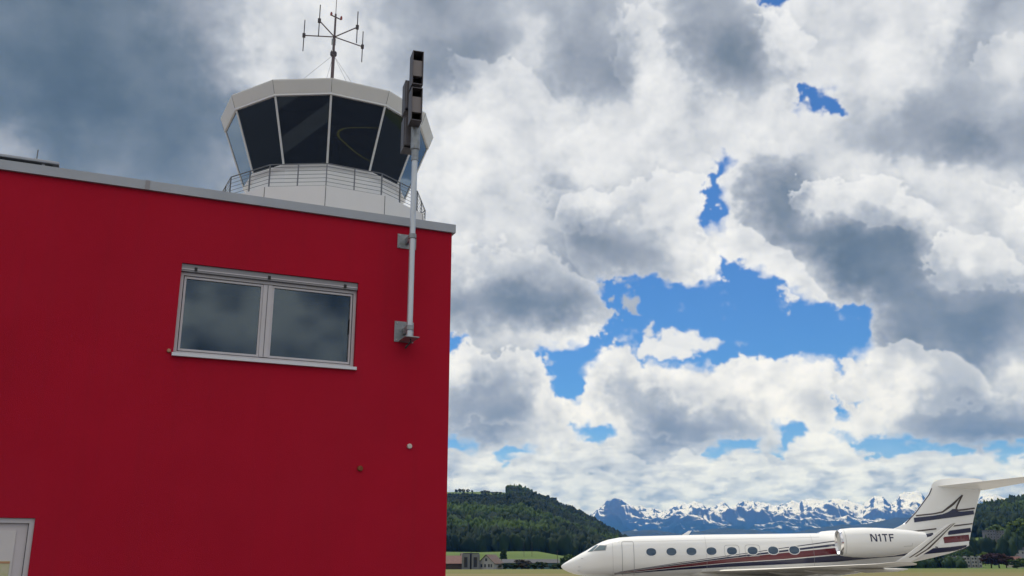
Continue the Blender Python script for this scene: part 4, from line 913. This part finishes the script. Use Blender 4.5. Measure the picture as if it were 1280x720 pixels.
# ------------------------------------------------------------------ trees one can tell apart
LM={'dark':leaf_mat('dark_leaves',(.010,.022,.010),(.035,.06,.02),.5),'mid':leaf_mat('green_leaves',(.022,.045,.014),(.06,.10,.026),.5),
'light':leaf_mat('young_leaves',(.05,.085,.02),(.13,.17,.04),.5),'red':leaf_mat('copper_leaves',(.028,.016,.016),(.065,.032,.028),.5),'grey':leaf_mat('bare_twigs',(.035,.035,.025),(.075,.068,.055),.5)}
BARK=mat('bark',(.05,.04,.03),.9)
def tree_proto(kind,name,conifer=False,shrub=False,leaves=900,seed=0):
    """unit tree: height 1, crown about 0.8 wide"""
    rnd=random.Random(seed);e=empty(name)
    tr=MB();th=.12 if shrub else .30
    tr.tube([(0,0,-.02),(.01,0,th*.6),(0,.01,.72)],[.035,.026,.008],7)
    cl=[]
    nb=7 if shrub else 11
    for i in range(nb):
        a=i*2.4+rnd.random();z=th+(.9-th)*(i+.5)/nb
        if conifer: rr_=.30*(1-z)+.05
        else: rr_=.33*math.sin(math.pi*min(1,max(.12,(z-th*.7)/(1.12-th*.7))))+.03
        rr_*=.55+.6*rnd.random()
        c=(math.cos(a)*rr_,math.sin(a)*rr_,z);tr.tube([(0,0,z-.12),(c[0]*.5,c[1]*.5,z-.05),c],[.014,.009,.004],5)
        cl.append((c,(.11 if conifer else .17)*(.7+.6*rnd.random())))
    cl+=[((0,0,.86),.14 if not conifer else .06),((0,0,.60),.2),((.02,0,.45),.2)]
    tr.build('trunk',BARK,e)
    V=[];Fq=[]
    for q in range(leaves):
        c,r=rnd.choice(cl);d=Vector((rnd.gauss(0,1),rnd.gauss(0,1),rnd.gauss(0,1))).normalized();k=r*(.55+.5*rnd.random());p=Vector(c)+Vector((d.x,d.y,d.z*.8))*k
        if p.z<th*.5: continue
        u_=Vector((rnd.gauss(0,1),rnd.gauss(0,1),rnd.gauss(0,1))).normalized();w=(d+u_*.7).normalized().orthogonal().normalized();x=w.cross(d+u_*.3).normalized();s_=.030+.03*rnd.random();i=len(V)
        V+=[p-w*s_-x*s_*.7,p+w*s_-x*s_*.6,p+w*s_*.8+x*s_*.7,p-w*s_*.7+x*s_*.8];Fq.append((i,i+1,i+2,i+3))
    fast_mesh('crown',np.array([v_[:] for v_ in V]),np.array(Fq),LM[kind],e)
    return e
protos={};used=set()
def plant(kind,px,Y,hgt,wid,label,group=None,conifer=False,shrub=False,name='tree',cat='tree'):
    key=(kind,conifer,shrub)
    if key not in protos: protos[key]=tree_proto(kind,name,conifer,shrub,seed=len(protos)+2);o=protos[key]
    else: o=copy_tree(protos[key])
    p=tang(px,700)[0];X=p*Y;z=float(terrain(np.array([X]),np.array([float(Y)]))[0]) if Y>440 else 0.
    o.name=name;o.location=(X,Y,z);o.rotation_euler=(0,0,random.random()*6.28);o.scale=(wid/.8,wid/.8,hgt)
    for k_ in list(o.keys()):
        if k_ in('label','category','group'): del o[k_]
    return tag(o,label,cat,group)
for px,h,w in ((569,8.5,8),(573.5,10,8.5),(578,9.5,8),(583.5,9,8)): plant('dark',px,2120,h,w,'round dark tree in the little group on the bare left ridge','ridge trees')
plant('dark',589.2,2130,6.5,5,'lone small dark tree on the bare ridge right of the group')
for px,h in ((602,6),(606,7.5),(610,6),(615,4.5),(620,5),(625,5)): plant('dark',px,2110,h,9,'low bush in the ragged row along the bare ridge','ridge bushes',shrub=True,name='bush',cat='bush')
plant('dark',629.5,560,9.0,4.6,'tall dark block shaped evergreen between the white house and the green meadow',conifer=False)
for px,h in ((611,3.6),(615,3.2),(618.5,4.0)): plant('dark',px,560,h,1.9,'tiny dark pointed tree behind the white house roof','trees behind the house',conifer=True)
plant('dark',703,520,5,3,'small dark tree on the meadow just left of the jet nose')
for px,Y,h,w in ((652,432,4.2,7),(660,436,3.8,6)): plant('grey',px,Y,h,w,'greyish leafless bush mass before the long grey hall','grey bushes',shrub=True,name='bush',cat='bush')
for px,Y,h,w in ((632,428,2.6,5),(641,430,2.4,5),(668,430,2.6,6),(677,432,3.2,5),(700,434,2.8,6),(692,433,1.6,5)): plant('dark',px,Y,h,w,'low dark green shrub along the field edge before the hall','field edge shrubs',shrub=True,name='shrub',cat='shrub')
plant('mid',716,470,6.5,9,'bushy green tree close behind the jet nose')
for px,Y,h,w in ((1150,600,7.5,12),(1164,590,7,11),(1174,610,8,11)): plant('dark',px,Y,h,w,'dark tree under the jet tail left of the white flats','trees left of the flats')
for px,Y,h,w in ((1198,690,10.5,9),(1208,700,11,9),(1190,700,9,8)): plant('mid',px,Y,h,w,'green tree rising behind the white flats','trees behind the flats')
for px,Y,h,w in ((1226,650,8.5,6.5),(1231,680,9,6)): plant('light',px,Y,h,w,'pale green tree right of the white flats','pale trees')
for px,Y,h,w in ((1238,585,8,11),(1248,580,8.4,12),(1257,590,7,9)): plant('red',px,Y,h,w,'dark copper red tree before the tower blocks','copper trees')
for px,Y,h,w in ((1270,540,4.6,10),(1284,545,5.6,10)): plant('mid',px,Y,h,w,'rounded green hedge tree at the right edge of the field','right hedge trees',shrub=True)
for px,Y,h,w in ((1253,1000,17,15),(1263,960,16,14),(1274,940,22,17),(1284,930,24,17),(1262,860,14,11),(1243,1040,14,12),(1270,840,11,10)): plant('light',px,Y,h,w,'big light green tree on the right slope above the tower blocks','light slope trees')
# ------------------------------------------------------------------ buildings across the field
WL={'white':mat('white_render',(.33,.33,.335),.8,var=.08,vscale=.4),'grey':mat('grey_concrete',(.15,.155,.165),.85,var=.15,vscale=.4),'brownroof':mat('brown_tile_roof',(.085,.055,.05),.85,var=.15,vscale=.8),
'redroof':mat('red_tile_roof',(.115,.048,.04),.85,var=.2,vscale=.8),'greyroof':mat('grey_sheet_roof',(.085,.088,.10),.95,spec=.1,var=.1,vscale=.3),'darkwood':mat('dark_timber',(.05,.035,.03),.85,var=.2),'teal':mat('teal_sheet',(.03,.10,.13),.6,var=.1),
'pane':mat('dark_window',(.03,.035,.045),.2),'open':mat('dark_opening',(.02,.02,.024),.8),'cream':mat('cream_render',(.36,.33,.27),.8,var=.06,vscale=.4),'towerg':mat('grey_tower_render',(.13,.13,.155),.8,var=.08,vscale=.2)}
def gz(X,Y): return float(terrain(np.array([float(X)]),np.array([float(Y)]))[0]) if Y>440 else 0.
def site(px,Y): X=tang(px,705)[0]*Y;return X,Y,gz(X,Y)
def house(name,px,Y,w,d,eave,ridge,rz,wall,roof,label,cat,wins=(),along='x',over=.5,group=None):
    """gabled house; ridge along local x or y; origin on the ground in the middle"""
    X,Y,z=site(px,Y);e=empty(name,(X,Y,z),rz,label,cat,group)
    m=MB();a,b=w/2,d/2
    m.box(-a,a,-b,b,-1.5,eave)
    if along=='x':
        for s_ in (-1,1): m.add([(s_*(a-.002),-b,eave),(s_*(a-.002),b,eave),(s_*(a-.002),0,ridge)],[(0,1,2)])
    else:
        for s_ in (-1,1): m.add([(-a,s_*(b-.002),eave),(a,s_*(b-.002),eave),(0,s_*(b-.002),ridge)],[(0,1,2)])
    m.build('wall',WL[wall],e)
    r=MB();t=.18
    if along=='x':
        k=(ridge-eave)/b;P=[(-b-over,eave-k*over),(0,ridge),(b+over,eave-k*over),(b+over,eave-k*over+t),(0,ridge+t+.05),(-b-over,eave-k*over+t)]
        n=len(P);vs=[Vector((x,y,q)) for x in (-a-over,a+over) for y,q in P]
    else:
        k=(ridge-eave)/a;P=[(-a-over,eave-k*over),(0,ridge),(a+over,eave-k*over),(a+over,eave-k*over+t),(0,ridge+t+.05),(-a-over,eave-k*over+t)]
        n=len(P);vs=[Vector((x,y,q)) for y in (-b-over,b+over) for x,q in P]
    r.add([v_+Vector((0,0,.01)) for v_ in vs],[tuple(range(n)),tuple(reversed(range(n,2*n)))]+[(i,i+n,(i+1)%n+n,(i+1)%n) for i in range(n)])
    r.build('roof',WL[roof],e)
    for (x0,x1,z0,z1) in wins:
        f=MB();f.box(x0-.08,x1+.08,-b-.05,-b+.02,z0-.08,z1+.08);f=f.build('window',WL['white'] if wall!='white' else WL['grey'],e)
        MB().box(x0,x1,-b-.07,-b-.055,z0,z1).build('pane',WL['pane'],f)
    return e
house('barn',562,432,15,10,2.5,5.5,0,'darkwood','redroof','long barn with a rusty red tiled roof beside the red wall corner','barn')
e=house('farmhouse',613.5,430,7.4,9,2.6,5.9,R_(-24),'white','brownroof','white gabled house with a brown roof right of the twin grey towers','house',[(-2.6,-1.9,.9,2.1),(-.9,-.2,.9,2.1),(.9,1.6,.9,2.1),(2.1,2.7,.9,2.1),(-.5,.4,3.4,4.5)],along='y')
X,Y,z=site(589,428);e=empty('silo_building',(X,Y,z),0,'pair of grey concrete towers with tall dark openings beside the barn','silo')
MB().box(-3.9,-.45,-2.5,2.5,-.3,6.3).build('tower_block',WL['grey'],e);MB().box(.25,3.6,-2.6,2.5,-.3,6.2).build('tower_block',WL['grey'],e);MB().box(-.445,.245,-1.0,2.3,-.3,6.9).build('lift_shaft',WL['open'],e)
MB().box(-3.4,3.3,-2.1,2.2,6.32,6.75).build('roof_slab',WL['greyroof'],e)
for a,b in ((-2.9,-1.5),(1.1,2.6)):
    MB().box(a,b,-2.66,-2.62 if a>0 else -2.52,.9,5.0).build('opening',WL['open'],e)
house('long_hall',663,470,26,12,2.7,4.2,R_(3),'teal','greyroof','long low grey roofed hall with dark teal walls behind the bushes','hall',[(-11+4.2*i,-9+4.2*i,.8,1.9) for i in range(6)])
house('chalet',583,640,7,6,2.4,4.6,R_(10),'cream','brownroof','brown roofed chalet alone on the meadow above the twin grey towers','house',[(-1.6,-.8,1,2),(.6,1.4,1,2)])
house('shed',572,600,3.6,3,1.8,2.6,0,'white','greyroof','tiny white shed on the meadow left of the brown chalet','shed')
def pole(px,Y,h,label,group=None):
    X,Y,z=site(px,Y);e=empty('utility_pole',(X,Y,z),0,label,'pole',group)
    MB().tube([(0,0,-.2),(0,0,h)],[.14,.09],7).build('shaft',WL['darkwood'],e);MB().box(-.7,.7,-.06,.06,h-.6,h-.45).build('crossarm',WL['darkwood'],e)
pole(655,700,10,'thin pole standing on the bright meadow, the left one of two','meadow poles');pole(665,700,10,'thin pole standing on the bright meadow, the right one of two','meadow poles')
pole(697,436,8,'tall dark pole at the field edge left of the jet nose')
# flats
def flats(name,px,Y,w,d,h,cols,rows,wall,label,rz=0,bay=True):
    X,Y,z=site(px,Y);e=empty(name,(X,Y,z),rz,label,'apartment block')
    MB().box(-w/2,w/2,-d/2,d/2,-2,h).build('wall',WL[wall],e);MB().box(-w/2-.3,w/2+.3,-d/2-.3,d/2+.3,h+.003,h+.35).build('roof',WL['greyroof'],e)
    cw=w/cols;rh=h/rows
    for c in range(cols):
        if bay and c%2==0: MB().box(-w/2+c*cw+.25,-w/2+(c+1)*cw-.25,-d/2-1.1,-d/2-.003,-2,h+.6).build('bay',WL['white' if wall=='white' else wall],e)
        for r in range(rows):
            y=-d/2-(1.1 if bay and c%2==0 else 0);x0=-w/2+(c+.26)*cw;x1=-w/2+(c+.74)*cw;z0=(r+.28)*rh;z1=(r+.78)*rh
            f=MB().box(x0-.1,x1+.1,y-.05,y-.003,z0-.1,z1+.1).build('window',WL['cream'],e);MB().box(x0,x1,y-.08,y-.053,z0,z1).build('pane',WL['pane'],f)
flats('apartment_block',1202,640,21,10,6.6,9,3,'white','white three storey flats with projecting bays below the jet tail')
flats('tower_flats',1241,900,7.6,9,17.5,3,7,'towerg','grey tower block, the left one of two above the copper trees',bay=False)
flats('tower_flats',1252.5,905,7.4,9,16,3,7,'towerg','grey tower block, the right one of two above the copper trees',bay=False)
house('villa',1268,640,8,7,4.2,6.6,0,'cream','redroof','small villa with a pinkish red roof right of the copper trees','house',[(-2.4,-1.2,2,3.4),(.8,2,2,3.4)])
house('villa',1279,650,8,8,5.5,8,R_(12),'white','greyroof','pale grey roofed villa at the far right edge','house',[(-2.4,-1.2,3.2,4.5),(.8,2,3.2,4.5)])
house('villa',1223,860,8,7,4,6,0,'white','greyroof','white villa high on the slope left of the tower blocks','house',[(-2.6,-1.2,1.4,2.8),(.9,2.2,1.4,2.8)])
house('villa',1213.5,800,4.5,5,6,8,0,'white','brownroof','narrow white villa on the slope close to the jet tail','house',[(-.8,.8,1.4,2.8),(-.8,.8,3.8,5)])
house('villa',1276,800,9,7,5,7.5,R_(-10),'white','greyroof','pale villa below the big light green trees at the right edge','house',[(-2.8,-1.4,2,3.4),(.9,2.2,2,3.4)])
